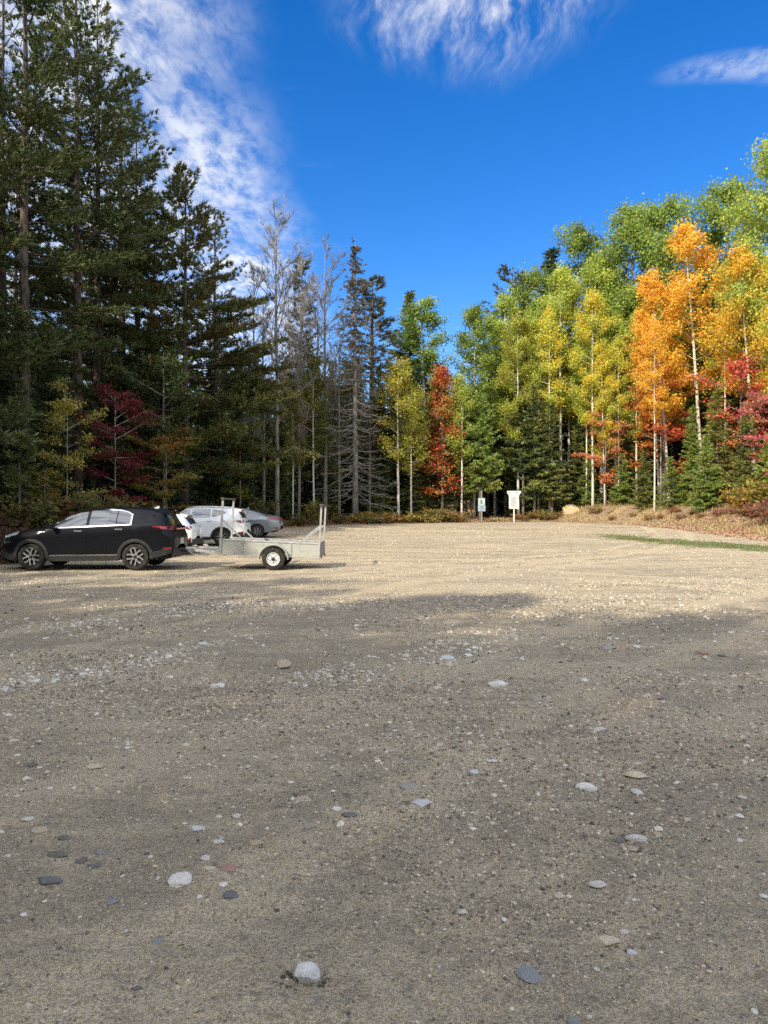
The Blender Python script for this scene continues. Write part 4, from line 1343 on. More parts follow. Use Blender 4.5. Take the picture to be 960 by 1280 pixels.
# ---- both sides of the trail that runs back under the boughs
ARCH = 'spruces lining the dark trail behind the signs'
for px, d, H, lb in ((589, 59.5, 10.5, 'arching spruce left of the dark trail, first behind the young fir'), (654, 58.8, 10.0, 'arching spruce right of the dark trail, behind the notice board'),
                     (597, 63, 11, 'arching spruce left of the dark trail, second from the lot'), (648, 62, 11, 'arching spruce right of the dark trail, second from the lot'),
                     (603, 66.5, 11, 'arching spruce left of the dark trail, third from the lot'), (642, 66, 11, 'arching spruce right of the dark trail, third from the lot'),
                     (610, 64.8, 12, 'spruce whose boughs close over the trail from the left'), (634, 64.0, 12, 'spruce whose boughs close over the trail from the right'),
                     (606, 70, 11, 'arching spruce left of the dark trail, fourth from the lot'), (640, 70, 11, 'arching spruce right of the dark trail, fourth from the lot'), (622, 71, 11, 'spruce over the trail at its dark end')):
    x = (px - 480) * d / F_PX
    plant('spruce_arch', 'spruce_tree', lb, 'spruce', x, d, H, SPR, SPR2, ARCH, None, 1.0)
for px, d, H, lb in ((611, 74.5, 8, 'low spruce closing the far end of the trail on its left'), (622, 75.5, 7, 'low spruce closing the far end of the trail'), (634, 74.5, 8, 'low spruce closing the far end of the trail on its right')):
    x = (px - 480) * d / F_PX
    plant('spruce_c', 'spruce_tree', lb, 'spruce', x, d, H, SPR, PIN, ARCH, None, 1.5)

# ---- deeper in the wood: one label for each kind and zone, nothing tells the members apart
DEEP = [
    ('spruce_a', 'spruce_tree', 'conifer standing deep in the dark wood beyond the parked cars', 'spruce', 'conifers deep in the wood beyond the cars', SPR, PIN),
    ('pine_b', 'pine_tree', 'tall pine standing deep in the wood beyond the parked cars', 'pine', 'pines deep in the wood beyond the cars', PIN, PIN2),
    ('spruce_a', 'spruce_tree', 'conifer standing deep in the wood behind the autumn aspens', 'spruce', 'conifers deep in the wood behind the aspens', SPR, SPR2),
    ('aspen_round', 'aspen_tree', 'green aspen standing deep in the wood behind the front aspens', 'aspen', 'aspens deep in the wood behind the front row', GRN, GRN2),
]
rd = random.Random(21)
placed = []
tries = 0
while len(placed) < 215 and tries < 12000:
    tries += 1
    y = rd.uniform(30, 112)
    x = rd.uniform(-0.66 * y - 4, 0.66 * y + 4)
    ld = float(lot_dist(np.array([x]), np.array([y]))[0])
    if ld < (5.5 if x < 4 or 600 < 480 + F_PX * x / y < 646 else 10.0):
        continue
    px = 480 + F_PX * x / y
    if 600 < px < 646 and y < 77:          # the trail runs back into the dark here
        continue
    if any((x - a) ** 2 + (y - b) ** 2 < 2.5 ** 2 for a, b in placed):
        continue
    placed.append((x, y))
    left = x < 0.0
    if left:
        i = 1 if (rd.random() < 0.20 and px < 250) else 0
    else:
        i = 3 if rd.random() < 0.30 else 2
    key, name, label, cat, grp, col, tint = DEEP[i]
    if left and i == 0:
        top = 400 + rd.uniform(0, 130) if px < 300 else rd.uniform(440, 530)
        key = rd.choice(['spruce_a', 'spruce_b', 'spruce_a'])
    elif i == 1:
        top = rd.uniform(130, 320)
    elif i == 2:
        lim = 480 if px < 640 else 400 - (px - 640) * 0.35
        top = rd.uniform(lim, lim + 140)
        key = rd.choice(['spruce_a', 'spruce_b'])
    else:
        lim = 470 if px < 640 else 390 - (px - 640) * 0.38
        top = rd.uniform(lim, lim + 60)
    z0 = gz1(x, y)
    H = CAM_H + (HORIZON - top) * y / F_PX - z0
    H = min(max(H, 5.0), 27.0)
    plant(key, name, label, cat, x, y, H, col, tint, grp, None, rd.uniform(0.95, 1.25))

# ---- the wood on the near left and behind the viewpoint, whose shade falls over the lot
SH = 'pines behind the viewpoint that shade the foreground'
for row in range(2):
    for k in range((18, 13)[row]):
        x = -36 + k * (2.05, 2.75)[row] + row * 1.4 + rd.uniform(-.5, .5)
        y = -10 - 0.33 * (x + 18) - row * 3.6 * 1.0 + rd.uniform(-.6, .6)
        plant((('spruce_a', 'spruce_a') if row == 0 else ('pine_layered', 'pine_c'))[k % 2], 'pine_tree', 'tall conifer of the shade row behind the viewpoint', 'conifer', x, y, (18.0 + rd.uniform(-1.2, 1.6) if row == 0 else 25.2 + rd.uniform(-3.2, 1.6)) - 0.11 * (x + 18), PIN, PIN2, SH, None, 1.5 if row == 0 else 1.0)
for x, y, H in ((-12.6, -11.8, 20.0), (-16.6, -10.4, 21.0), (-9.5, -13.2, 18.5)):
    plant('spruce_a', 'spruce_tree', 'tall conifer of the shade row behind the viewpoint', 'conifer', x, y, H, PIN, PIN2, SH, None, 1.6)
SL = 'conifers on the near side of the parked cars'
for x, y, H in ((-21.5, 17.5, 21), (-25, 13.5, 23), (-19.5, 22.5, 20), (-28, 20, 25), (-24, 25, 24), (-31, 10, 24), (-22, 30, 23), (-29, 29, 26), (-35, 18, 26), (-21.5, 12.2, 20), (-24.5, 9.2, 22.5), (-28, 5.5, 25)):
    plant('pine_layered', 'pine_tree', 'conifer by the lot just outside the left border', 'conifer', x, y, H, PIN, PIN2, SL, None, 1.1)

# ---- the wood goes on far behind, seen as one mass between the trunks
rf = np.random.default_rng(33)
fw = Geo()
cen, hts = [], []
while len(cen) < 620:
    y = rf.uniform(112, 175)
    x = rf.uniform(-0.72 * y, 0.72 * y)
    cen.append((x, y))
cen = np.array(cen)
cz = gz(cen[:, 0], cen[:, 1])
hts = rf.uniform(9, 19, len(cen))
PER = 170
uu = rf.random((len(cen), PER)) ** 1.3
rad_ = (1 - uu) * rf.uniform(2.0, 3.2, (len(cen), 1)) * np.sqrt(rf.random((len(cen), PER)))
azs = rf.uniform(0, 6.283, (len(cen), PER))
cc = np.stack([cen[:, :1] + rad_ * np.cos(azs), cen[:, 1:] + rad_ * np.sin(azs), cz[:, None] + 0.3 + uu * hts[:, None]], -1).reshape(-1, 3)
nn = unit(rf.normal(0, 1, cc.shape) + np.array([0, 0, 0.4]))
aa = unit(np.cross(nn, rf.normal(0, 1, cc.shape)))
bb = np.cross(nn, aa)
ss = rf.uniform(0.7, 1.5, (len(cc), 1))
fw.add(np.stack([cc - aa * ss * .5, cc + bb * ss * .28, cc + aa * ss * .5 - np.array([0, 0, .2]), cc - bb * ss * .28], 1).reshape(-1, 3), np.arange(4 * len(cc)).reshape(-1, 4))
fo_ = fw.obj('far_wood', M['needle'])
fo_.color = (*SPR, 1)
fo_['tint'] = list(PIN2)
tag(fo_, 'dense dark conifer wood far behind the trees', 'wood', None, 'stuff')

# ---- shrubs and ferns along the edge
SHR = 'shrubs and ferns along the edge of the lot'
BR = [
    ('bush_a', 'low rust brown fern clump under the white birches', 478, 53.2, 640, (0.30, 0.15, 0.045), (0.18, 0.17, 0.04)),
    ('bush_low', 'brown fern clump at the foot of the dead spruce', 462, 51.8, 646, (0.24, 0.14, 0.05), (0.20, 0.18, 0.05)),
    ('bush_b', 'yellow orange shrub below the scarlet maple', 537, 54.6, 632, (0.46, 0.27, 0.03), (0.45, 0.33, 0.05)),
    ('bush_a', 'rust and green shrub between the birches and the yellow orange shrub', 510, 54.0, 640, (0.28, 0.15, 0.05), (0.20, 0.20, 0.05)),
    ('bush_a', 'olive shrub right of the yellow orange shrub', 560, 55.2, 636, (0.27, 0.23, 0.05), (0.32, 0.20, 0.05)),
    ('bush_b', 'yellow green bush in the shade left of the dead spruce', 392, 48.8, 622, (0.17, 0.17, 0.035), (0.24, 0.20, 0.04)),
    ('bush_a', 'dim olive bush between the grey car and the dead spruce', 424, 50.4, 640, (0.15, 0.14, 0.04), (0.22, 0.15, 0.04)),
    ('bush_a', 'dim bush behind the upright frame of the trailer', 372, 47.0, 640, (0.12, 0.12, 0.035), (0.20, 0.15, 0.04)),
    ('bush_low', 'rust fern clump right of the notice board', 668, 57.4, 641, (0.36, 0.17, 0.05), (0.30, 0.24, 0.07)),
    ('bush_low', 'rust fern clump left of the tan boulder', 688, 57.2, 640, (0.32, 0.15, 0.05), (0.26, 0.20, 0.06)),
    ('bush_a', 'red brown shrub just right of the tan boulder', 744, 55.8, 640, (0.32, 0.14, 0.06), (0.30, 0.24, 0.08)),
    ('bush_low', 'straw coloured clump on the bank below the white aspen trunks', 765, 54.6, 642, (0.38, 0.27, 0.10), (0.34, 0.20, 0.08)),
    ('bush_a', 'dull pink shrub on the bank below the leaning orange trunks', 800, 52.0, 636, (0.36, 0.20, 0.12), (0.34, 0.25, 0.09)),
    ('bush_a', 'deep red shrub on top of the bank below the tallest orange aspen', 844, 49.0, 632, (0.34, 0.07, 0.055), (0.32, 0.16, 0.09)),
    ('bush_a', 'red brown shrub on the bank left of the broad sunlit spruce', 866, 47.2, 634, (0.28, 0.11, 0.075), (0.30, 0.20, 0.09)),
    ('bush_b', 'orange yellow shrub on the bank near the right border', 922, 42.5, 602, (0.44, 0.22, 0.05), (0.42, 0.33, 0.05)),
    ('bush_b', 'purple brown shrub crowning the bank near the right border', 942, 40.0, 622, (0.24, 0.10, 0.085), (0.30, 0.15, 0.10)),
    ('bush_a', 'purple brown shrub at the right border above the pink leaves', 966, 38.0, 618, (0.26, 0.10, 0.085), (0.34, 0.16, 0.08)),
    ('bush_b', 'yellow leaved bush at the right border under the magenta maple', 958, 40.5, 592, (0.26, 0.24, 0.05), (0.40, 0.30, 0.06)),
    ('bush_b', 'dim yellow green bush behind the bonnet of the black SUV', 36, 27.0, 612, (0.17, 0.16, 0.045), (0.22, 0.15, 0.04)),
    ('bush_b', 'dim green bush behind the windscreen of the black SUV', 80, 27.5, 606, (0.10, 0.12, 0.04), (0.17, 0.16, 0.05)),
    ('bush_b', 'dim green and rust bush behind the roof of the black SUV', 116, 28.5, 604, (0.12, 0.13, 0.04), (0.24, 0.12, 0.04)),
    ('bush_a', 'red brown bramble at the left border beside the SUV nose', 6, 23.5, 640, (0.15, 0.075, 0.05), (0.12, 0.08, 0.05)),
    ('bush_low', 'brown bramble clump in front of the SUV nose', 0, 21.5, 668, (0.17, 0.10, 0.06), (0.13, 0.09, 0.06)),
    ('bush_b', 'dark bush behind the white SUV roof', 268, 44.5, 618, (0.08, 0.10, 0.035), (0.14, 0.13, 0.04)),
    ('bush_b', 'dark bush behind the grey car roof', 326, 45.0, 618, (0.08, 0.10, 0.035), (0.16, 0.13, 0.04)),
]
for key, label, px, d, top, col, tint in BR:
    px_plant(key, 'shrub', label, 'shrub', px, d, top, col, tint, SHR, None, 1.15)


def low_shrubs(pts, label, group, pal, seed, hmin, hmax):
    q = random.Random(seed)
    for px, d in pts:
        if 578 < px < 616 or 696 < px < 733:
            continue
        x = (px + q.uniform(-4, 4) - 480) * d / F_PX
        c1, c2 = q.choice(pal), q.choice(pal)
        plant(q.choice(['bush_a', 'bush_low', 'bush_a']), 'shrub', label, 'shrub', x, d + q.uniform(-.5, .5), q.uniform(hmin, hmax), c1, c2, group, None, q.uniform(0.9, 1.3))


RUST = [(0.42, 0.20, 0.06), (0.40, 0.28, 0.07), (0.30, 0.28, 0.07), (0.46, 0.33, 0.09), (0.34, 0.15, 0.06), (0.24, 0.25, 0.07)]
ROSE = [(0.42, 0.17, 0.11), (0.40, 0.24, 0.13), (0.34, 0.13, 0.10), (0.44, 0.32, 0.13), (0.30, 0.20, 0.10), (0.30, 0.28, 0.09)]
low_shrubs([(452 + 8.2 * i, 51.2 + 0.235 * i) for i in range(18)], 'rust and yellow fern clump in the strip below the birches', 'fern clumps below the birches', RUST, 3, 0.45, 0.95)
low_shrubs([(652 + 10 * i, 57.6 - 0.10 * i) for i in range(9)], 'rust brown fern clump beside the tan boulder', 'fern clumps beside the boulder', RUST, 4, 0.4, 0.8)
low_shrubs([(745 + 11 * i, 54.8 - 0.78 * i) for i in range(20) if i % 2 == 0], 'low reddish shrub along the top of the right bank', 'low shrubs on the right bank', ROSE, 5, 0.35, 0.7)

# ---- uncountable litter, turf and straw
rs = np.random.default_rng(77)


def scatter_leaves(N, fx_, size, name, m, flat=True):
    x, y = fx_(N)
    z = gz(x, y)
    nrm = unit(rs.normal(0, 0.55, (len(x), 3)) + np.array([0, 0, 1.0]))
    a = unit(np.cross(nrm, rs.normal(0, 1, (len(x), 3))))
    b = np.cross(nrm, a)
    s_ = size * rs.uniform(0.6, 1.4, (len(x), 1))
    c = np.stack([x, y, z + 0.012 + rs.uniform(0, 0.03, len(x))], -1)
    V = np.stack([c - a * s_ * .5, c + b * s_ * .35 + nrm * s_ * .15, c + a * s_ * .5, c - b * s_ * .35 + nrm * s_ * .1], 1).reshape(-1, 3)
    ge = Geo()
    ge.add(V, np.arange(len(V)).reshape(-1, 4))
    o = ge.obj(name, m)
    o['kind'] = 'stuff'
    return o


def in_band(lo, hi, xr, yr):
    def f(N):
        x = rs.uniform(*xr, N * 6)
        y = rs.uniform(*yr, N * 6)
        d = lot_dist(x, y)
        k = (d > lo) & (d < hi) & (np.abs(x) < 0.62 * y + 2)
        return x[k][:N], y[k][:N]
    return f


o = scatter_leaves(22000, in_band(-0.8, 7, (-20, 26), (18, 62)), 0.11, 'fallen_leaves', M['litter'])
tag(o, 'fallen brown and orange leaves along the wood edge', 'fallen leaves')
o = scatter_leaves(8500, in_band(-0.9, 3.6, (14.0, 24), (27, 48)), 0.10, 'fallen_leaves', M['pink_litter'])
tag(o, 'pinkish fallen leaves covering the right bank', 'fallen leaves')


def blades(x, y, h, wd, name, m):
    z = gz(x, y)
    N = len(x)
    az = rs.uniform(0, 6.283, N)
    hh = h * rs.uniform(0.5, 1.3, N)
    ln = rs.uniform(0.1, 0.7, N) * hh
    s = np.stack([-np.sin(az), np.cos(az), 0 * az], -1) * wd * 0.5
    b = np.stack([x, y, z - 0.01], -1)
    mid_ = b + np.stack([np.cos(az) * ln * .35, np.sin(az) * ln * .35, hh * .6], -1)
    tip = b + np.stack([np.cos(az) * ln, np.sin(az) * ln, hh], -1)
    V = np.stack([b - s, b + s, mid_ + s * .7, mid_ - s * .7, tip], 1).reshape(-1, 3)
    i = np.arange(N)[:, None] * 5
    ge = Geo()
    ge.add(V, i + np.array([[0, 1, 2, 3]]), i + np.array([[3, 2, 4]]))
    o = ge.obj(name, m)
    o['kind'] = 'stuff'
    return o


X, Y = rs.uniform(8, 22, 90000), rs.uniform(20, 42, 90000)
k = rs.random(90000) < turf_amount(X, Y) * sstep(vnoise(X * 1.3, Y * 1.3, 9) + 0.6 * vnoise(X * 4, Y * 4, 19), -0.25, 0.35)
tag(blades(X[k][:16000], Y[k][:16000], 0.07, 0.022, 'grass', M['grass']), 'thin green turf at the foot of the right bank', 'grass')
X, Y = in_band(0.2, 4.6, (8, 24), (26, 58))(60000)
k = (vnoise(X * 0.8, Y * 0.8, 13) + 0.5 * vnoise(X * 2.5, Y * 2.5, 23)) > 0.08
tag(blades(X[k][:4200], Y[k][:4200], 0.24, 0.028, 'dry_grass', M['straw']), 'dry straw coloured grass on the right bank', 'grass')
# ------------------------------------------------------------------ cars
class Body:
    """a car shell from tables along its length; front at x = 0, lateral y (near side negative)"""
    def __init__(s, spec):
        s.sp = spec
        s.L = spec['L']
        xs = np.linspace(0, s.L, 500)

        def tab(key, sm=0.05):
            t = np.array(spec[key], float)
            v_ = np.interp(xs, t[:, 0], t[:, 1])
            k = max(1, int(sm / (xs[1] - xs[0])))
            ker = np.hanning(2 * k + 3)
            ker /= ker.sum()
            pad = len(ker) // 2
            vp = np.concatenate([2 * v_[0] - v_[1:pad + 1][::-1], v_, 2 * v_[-1] - v_[-pad - 1:-1][::-1]])
            return np.convolve(vp, ker, 'valid')
        s.xs = xs
        s.top, s.belt, s.wid, s.bot, s.rw = tab('top', 0.06), tab('belt', 0.10), tab('wid', 0.08), tab('bot', 0.10), tab('roofw', 0.12)

    def f(s, a, x):
        return float(np.interp(x, s.xs, a))

    def section(s, x, arch=True):
        """half section, list of (y, z) from the sill up to the centre line"""
        W, zs, zt, zb, rw = s.f(s.wid, x), s.f(s.belt, x), s.f(s.top, x), s.f(s.bot, x), s.f(s.rw, x)
        zs = min(zs, zt - 0.05)
        lo = zb
        if arch:
            for xw in s.sp['wheels']:
                d = abs(x - xw)
                if d < s.sp['arch']:
                    lo = max(lo, s.sp['wz'] + math.sqrt(s.sp['arch'] ** 2 - d * d))
        zr = max(zt - 0.055, zs + 0.02)
        def side(z):
            """half width of the flank at height z"""
            t = (z - zb) / (zs - zb)
            crease = 0.012 * math.exp(-((t - 0.80) / 0.06) ** 2)
            return W * (0.945 + 0.055 * math.sin(math.pi * min(1, max(0, 0.12 + 0.70 * t))) ** 0.8) + crease - 0.030 * sstep(t, 0.86, 1.0) * W
        ts = np.linspace(0, 1, 9)
        pts = [(side(lo + (zs - lo) * t), lo + (zs - lo) * t) for t in ts]
        ys = pts[-1][0]
        yr = W * rw
        for t in (0.06, 0.25, 0.5, 0.75, 0.93):
            bulge = 0.020 * math.sin(math.pi * t)
            pts.append((ys + (yr - ys) * t + bulge, zs + (zr - zs) * t))
        for a in (0.10, 0.24, 0.45, 0.72, 1.0):
            yy = yr * (1 - a)
            pts.append((yy, zt - (zt - zr) * (1 - a) ** 2.6))
        return pts

    def ys(s, x, z):
        p = s.section(x, arch=False)
        zz_ = [q[1] for q in p[:14]]
        yy = [q[0] for q in p[:14]]
        return float(np.interp(z, zz_, yy))

    def zt(s, x, y):
        p = s.section(x, arch=False)[9:]
        yy = [q[0] for q in p][::-1]
        zz_ = [q[1] for q in p][::-1]
        return float(np.interp(abs(y), yy, zz_))

    def shell(s):
        st = list(np.linspace(0, s.L, 74))
        for xw in s.sp['wheels']:
            A = s.sp['arch']
            st += [xw - A - 1e-3, xw - A + 1e-3, xw + A - 1e-3, xw + A + 1e-3]
            st += [xw + A * math.cos(t) for t in np.linspace(0.15, math.pi - 0.15, 16)]
        st = np.unique(np.round(st, 4))
        st = st[(st >= 0) & (st <= s.L)]
        secs = [s.section(x) for x in st]
        m = len(secs[0])
        V = []
        for x, sec in zip(st, secs):
            V += [(x, -y, z) for y, z in sec] + [(x, y, z) for y, z in sec[:-1][::-1]]
        w_ = 2 * m - 1
        Q = [(i * w_ + j, i * w_ + w_ + j, i * w_ + w_ + j + 1, i * w_ + j + 1) for i in range(len(st) - 1) for j in range(w_ - 1)]
        ge = Geo()
        ge.add(V, Q)
        # rounded closing faces at nose and tail
        for end, x0, sg in ((0, 0.0, -1), (len(st) - 1, s.L, 1)):
            sec = secs[end]
            zc = 0.5 * (sec[0][1] + sec[-1][1])
            prev = [end * w_ + j for j in range(w_)]
            base = np.array(V[end * w_:(end + 1) * w_])
            rings = [base]
            for f_, dx in ((0.93, 0.022), (0.80, 0.034), (0.0, 0.04)):
                rr_ = base.copy()
                rr_[:, 1] *= f_
                rr_[:, 2] = zc + (rr_[:, 2] - zc) * f_
                rr_[:, 0] += sg * dx
                rings.append(rr_)
            VV = np.concatenate(rings)
            QQ = [(r_ * w_ + j, r_ * w_ + j + 1, (r_ + 1) * w_ + j + 1, (r_ + 1) * w_ + j) for r_ in range(3) for j in range(w_ - 1)]
            if sg > 0:
                QQ = [q[::-1] for q in QQ]
            ge.add(VV, QQ)
        return ge

    def patch(s, x0, x1, lo, hi, off, side, nx=18, nz=6, ge=None):
        """piece of skin lying on the flank between two curves lo(x), hi(x)"""
        ge = ge or Geo()
        V, n1 = [], nx + 1
        X = np.linspace(x0, x1, n1)
        for j in range(nz + 1):
            for x in X:
                a, b = lo(x), hi(x)
                b = max(b, a + 1e-3)
                z = a + (b - a) * j / nz
                V.append((x, side * (s.ys(x, z) + off), z))
        Q = [(j * n1 + i, j * n1 + i + 1, (j + 1) * n1 + i + 1, (j + 1) * n1 + i) for j in range(nz) for i in range(nx)]
        if side > 0:
            Q = [q[::-1] for q in Q]
        # returned edge so that the piece has thickness
        rim = [i for i in range(n1)] + [(j + 1) * n1 - 1 for j in range(1, nz + 1)] + [nz * n1 + i for i in range(nx - 1, -1, -1)] + [j * n1 for j in range(nz - 1, 0, -1)]
        base = len(V)
        for i in rim:
            x, y, z = V[i]
            V.append((x, y - side * (abs(off) + 0.012), z))
        k = len(rim)
        for i in range(k):
            q = (rim[i], base + i, base + (i + 1) % k, rim[(i + 1) % k])
            Q.append(q if side < 0 else q[::-1])
        return ge.add(V, Q)

    def toppatch(s, x0, x1, hw, off, nx=10, ny=12, ge=None):
        """piece of glass lying on the upper surface; hw(x) half width"""
        ge = ge or Geo()
        V = []
        for x in np.linspace(x0, x1, nx + 1):
            dz = (s.zt(min(x + 0.02, s.L), 0) - s.zt(max(x - 0.02, 0), 0)) / 0.04
            nrm = np.array([-dz, 0, 1.0])
            nrm /= np.linalg.norm(nrm)
            for y in np.linspace(-hw(x), hw(x), ny + 1):
                V.append(np.array([x, y, s.zt(x, y)]) + nrm * off)
        n1 = ny + 1
        Q = [(i * n1 + j, (i + 1) * n1 + j, (i + 1) * n1 + j + 1, i * n1 + j + 1) for i in range(nx) for j in range(ny)]
        return ge.add(V, Q)

    def arc(s, xw, r0, r1, off, side, a0=0.0, a1=math.pi, k=22, ge=None):
        """band round a wheel arch"""
        ge = ge or Geo()
        V = []
        for a in np.linspace(a0, a1, k + 1):
            for r_, o_ in ((r0, -0.03), (r0, off), (0.5 * (r0 + r1), off + 0.010), (r1, off), (r1, -0.01)):
                x, z = xw + r_ * math.cos(a), s.sp['wz'] + r_ * math.sin(a)
                x = min(max(x, 0), s.L)
                V.append((x, side * (s.ys(x, max(z, 0.2)) + o_), z))
        Q = [(i * 5 + j, i * 5 + j + 1, i * 5 + j + 6, i * 5 + j + 5) for i in range(k) for j in range(4)]
        if side > 0:
            Q = [q[::-1] for q in Q]
        return ge.add(V, Q)


def tyre_geo(r, w_, rim_r, groove=True):
    ge = Geo()
    h = w_ / 2
    prof = [(rim_r, -h * 0.78), (rim_r + 0.012, -h * 0.95), (r * 0.88, -h * 1.0), (r * 0.965, -h * 0.90), (r, -h * 0.70)]
    if groove:
        for q in (-0.38, 0.0, 0.38):
            prof += [(r, h * (q - 0.07)), (r - 0.009, h * (q - 0.05)), (r - 0.009, h * (q + 0.05)), (r, h * (q + 0.07))]
    prof += [(r, h * 0.70), (r * 0.965, h * 0.90), (r * 0.88, h), (rim_r + 0.012, h * 0.95), (rim_r, h * 0.78)]
    return ge.lathe(prof, 36)


def wheel(parent, x, y, r, w_, side, rim_r, style, spin=0.0):
    """a wheel as one part with tyre, rim and hub; the face looks towards side * y"""
    e = bpy.data.objects.new('wheel', None)
    COL.objects.link(e)
    e.parent = parent
    e.location = (x, y, r)
    e.rotation_euler = (0, spin, 0)
    e.empty_display_size = 0.1
    tyre_geo(r, w_, rim_r).obj('tyre', M['rubber'], e, True, 40)
    ba = Geo()
    f = side * w_ * 0.5
    prof = [(rim_r + 0.002, f * 0.90), (rim_r - 0.012, f * 0.96), (rim_r - 0.022, f * 0.86), (rim_r - 0.035, f * 0.40), (rim_r * 0.45, f * 0.30), (0.001, f * 0.30)]
    ba.lathe(prof if side < 0 else prof[::-1], 36)
    if style == 'trailer':
        ba = Geo()
        prof = [(rim_r + 0.002, f * 0.80), (rim_r - 0.010, f * 0.88), (rim_r - 0.022, f * 0.66), (rim_r * 0.72, f * 0.50), (rim_r * 0.60, f * 0.66), (rim_r * 0.34, f * 0.70), (rim_r * 0.30, f * 0.58), (0.001, f * 0.58)]
        ba.lathe(prof if side < 0 else prof[::-1], 32)
        ba.obj('rim', M['sign_white'], e, True, 40)
        nu = Geo()
        for i in range(5):
            a = i * 2 * math.pi / 5
            nu.lathe([(0.014, f * 0.62), (0.014, f * 0.80), (0.002, f * 0.82)], 6, 'y', (math.cos(a) * rim_r * 0.47, 0, math.sin(a) * rim_r * 0.47))
        for i in range(8):
            a = (i + .5) * 2 * math.pi / 8
            nu.lathe([(0.016, f * 0.52), (0.015, f * 0.585), (0.002, f * 0.588)], 8, 'y', (math.cos(a) * rim_r * 0.79, 0, math.sin(a) * rim_r * 0.79))
        nu.lathe([(rim_r * 0.26, f * 0.5), (rim_r * 0.25, f * 0.95), (rim_r * 0.12, f * 1.05), (0.001, f * 1.06)], 16)
        nu.obj('hub', M['rim_dark'], e, True, 40)
        return e
    ba.obj('rim', M['rim_dark'], e, True, 40)
    sp = Geo()
    for i in range(5):
        a = i * 2 * math.pi / 5 + 0.3
        for s2 in (-1, 1):
            pts = []
            for rr_, da, wd in ((0.045, 0.16, 0.020), (rim_r * 0.55, 0.17, 0.019), (rim_r * 0.90, 0.37, 0.030), (rim_r - 0.016, 0.40, 0.034)):
                b = a + s2 * da * (1.0 if rr_ > 0.06 else 1.6)
                c_ = np.array([math.cos(b) * rr_, 0, math.sin(b) * rr_])
                t_ = np.array([-math.sin(b), 0, math.cos(b)])
                pts.append((c_, t_, wd))
            V = []
            for c_, t_, wd in pts:
                for k, yy in ((-1, 0.62), (-0.8, 0.90), (0.8, 0.90), (1, 0.62)):
                    V.append(c_ + t_ * wd * k * 0.8 + np.array([0, f * (yy - 0.10 * (1 - np.hypot(c_[0], c_[2]) / rim_r)), 0]))
            Q = [(i2 * 4 + j, i2 * 4 + j + 1, i2 * 4 + j + 5, i2 * 4 + j + 4) for i2 in range(3) for j in range(3)]
            sp.add(V, Q if side > 0 else [q[::-1] for q in Q])
    sp.obj('spokes', M['alloy'], e, False)
    hb = Geo()
    hb.lathe([(0.050, f * 0.5), (0.048, f * 0.86), (0.030, f * 0.93), (0.001, f * 0.94)], 18)
    hb.obj('hub', M['rim_dark'], e, True, 40)
    return e


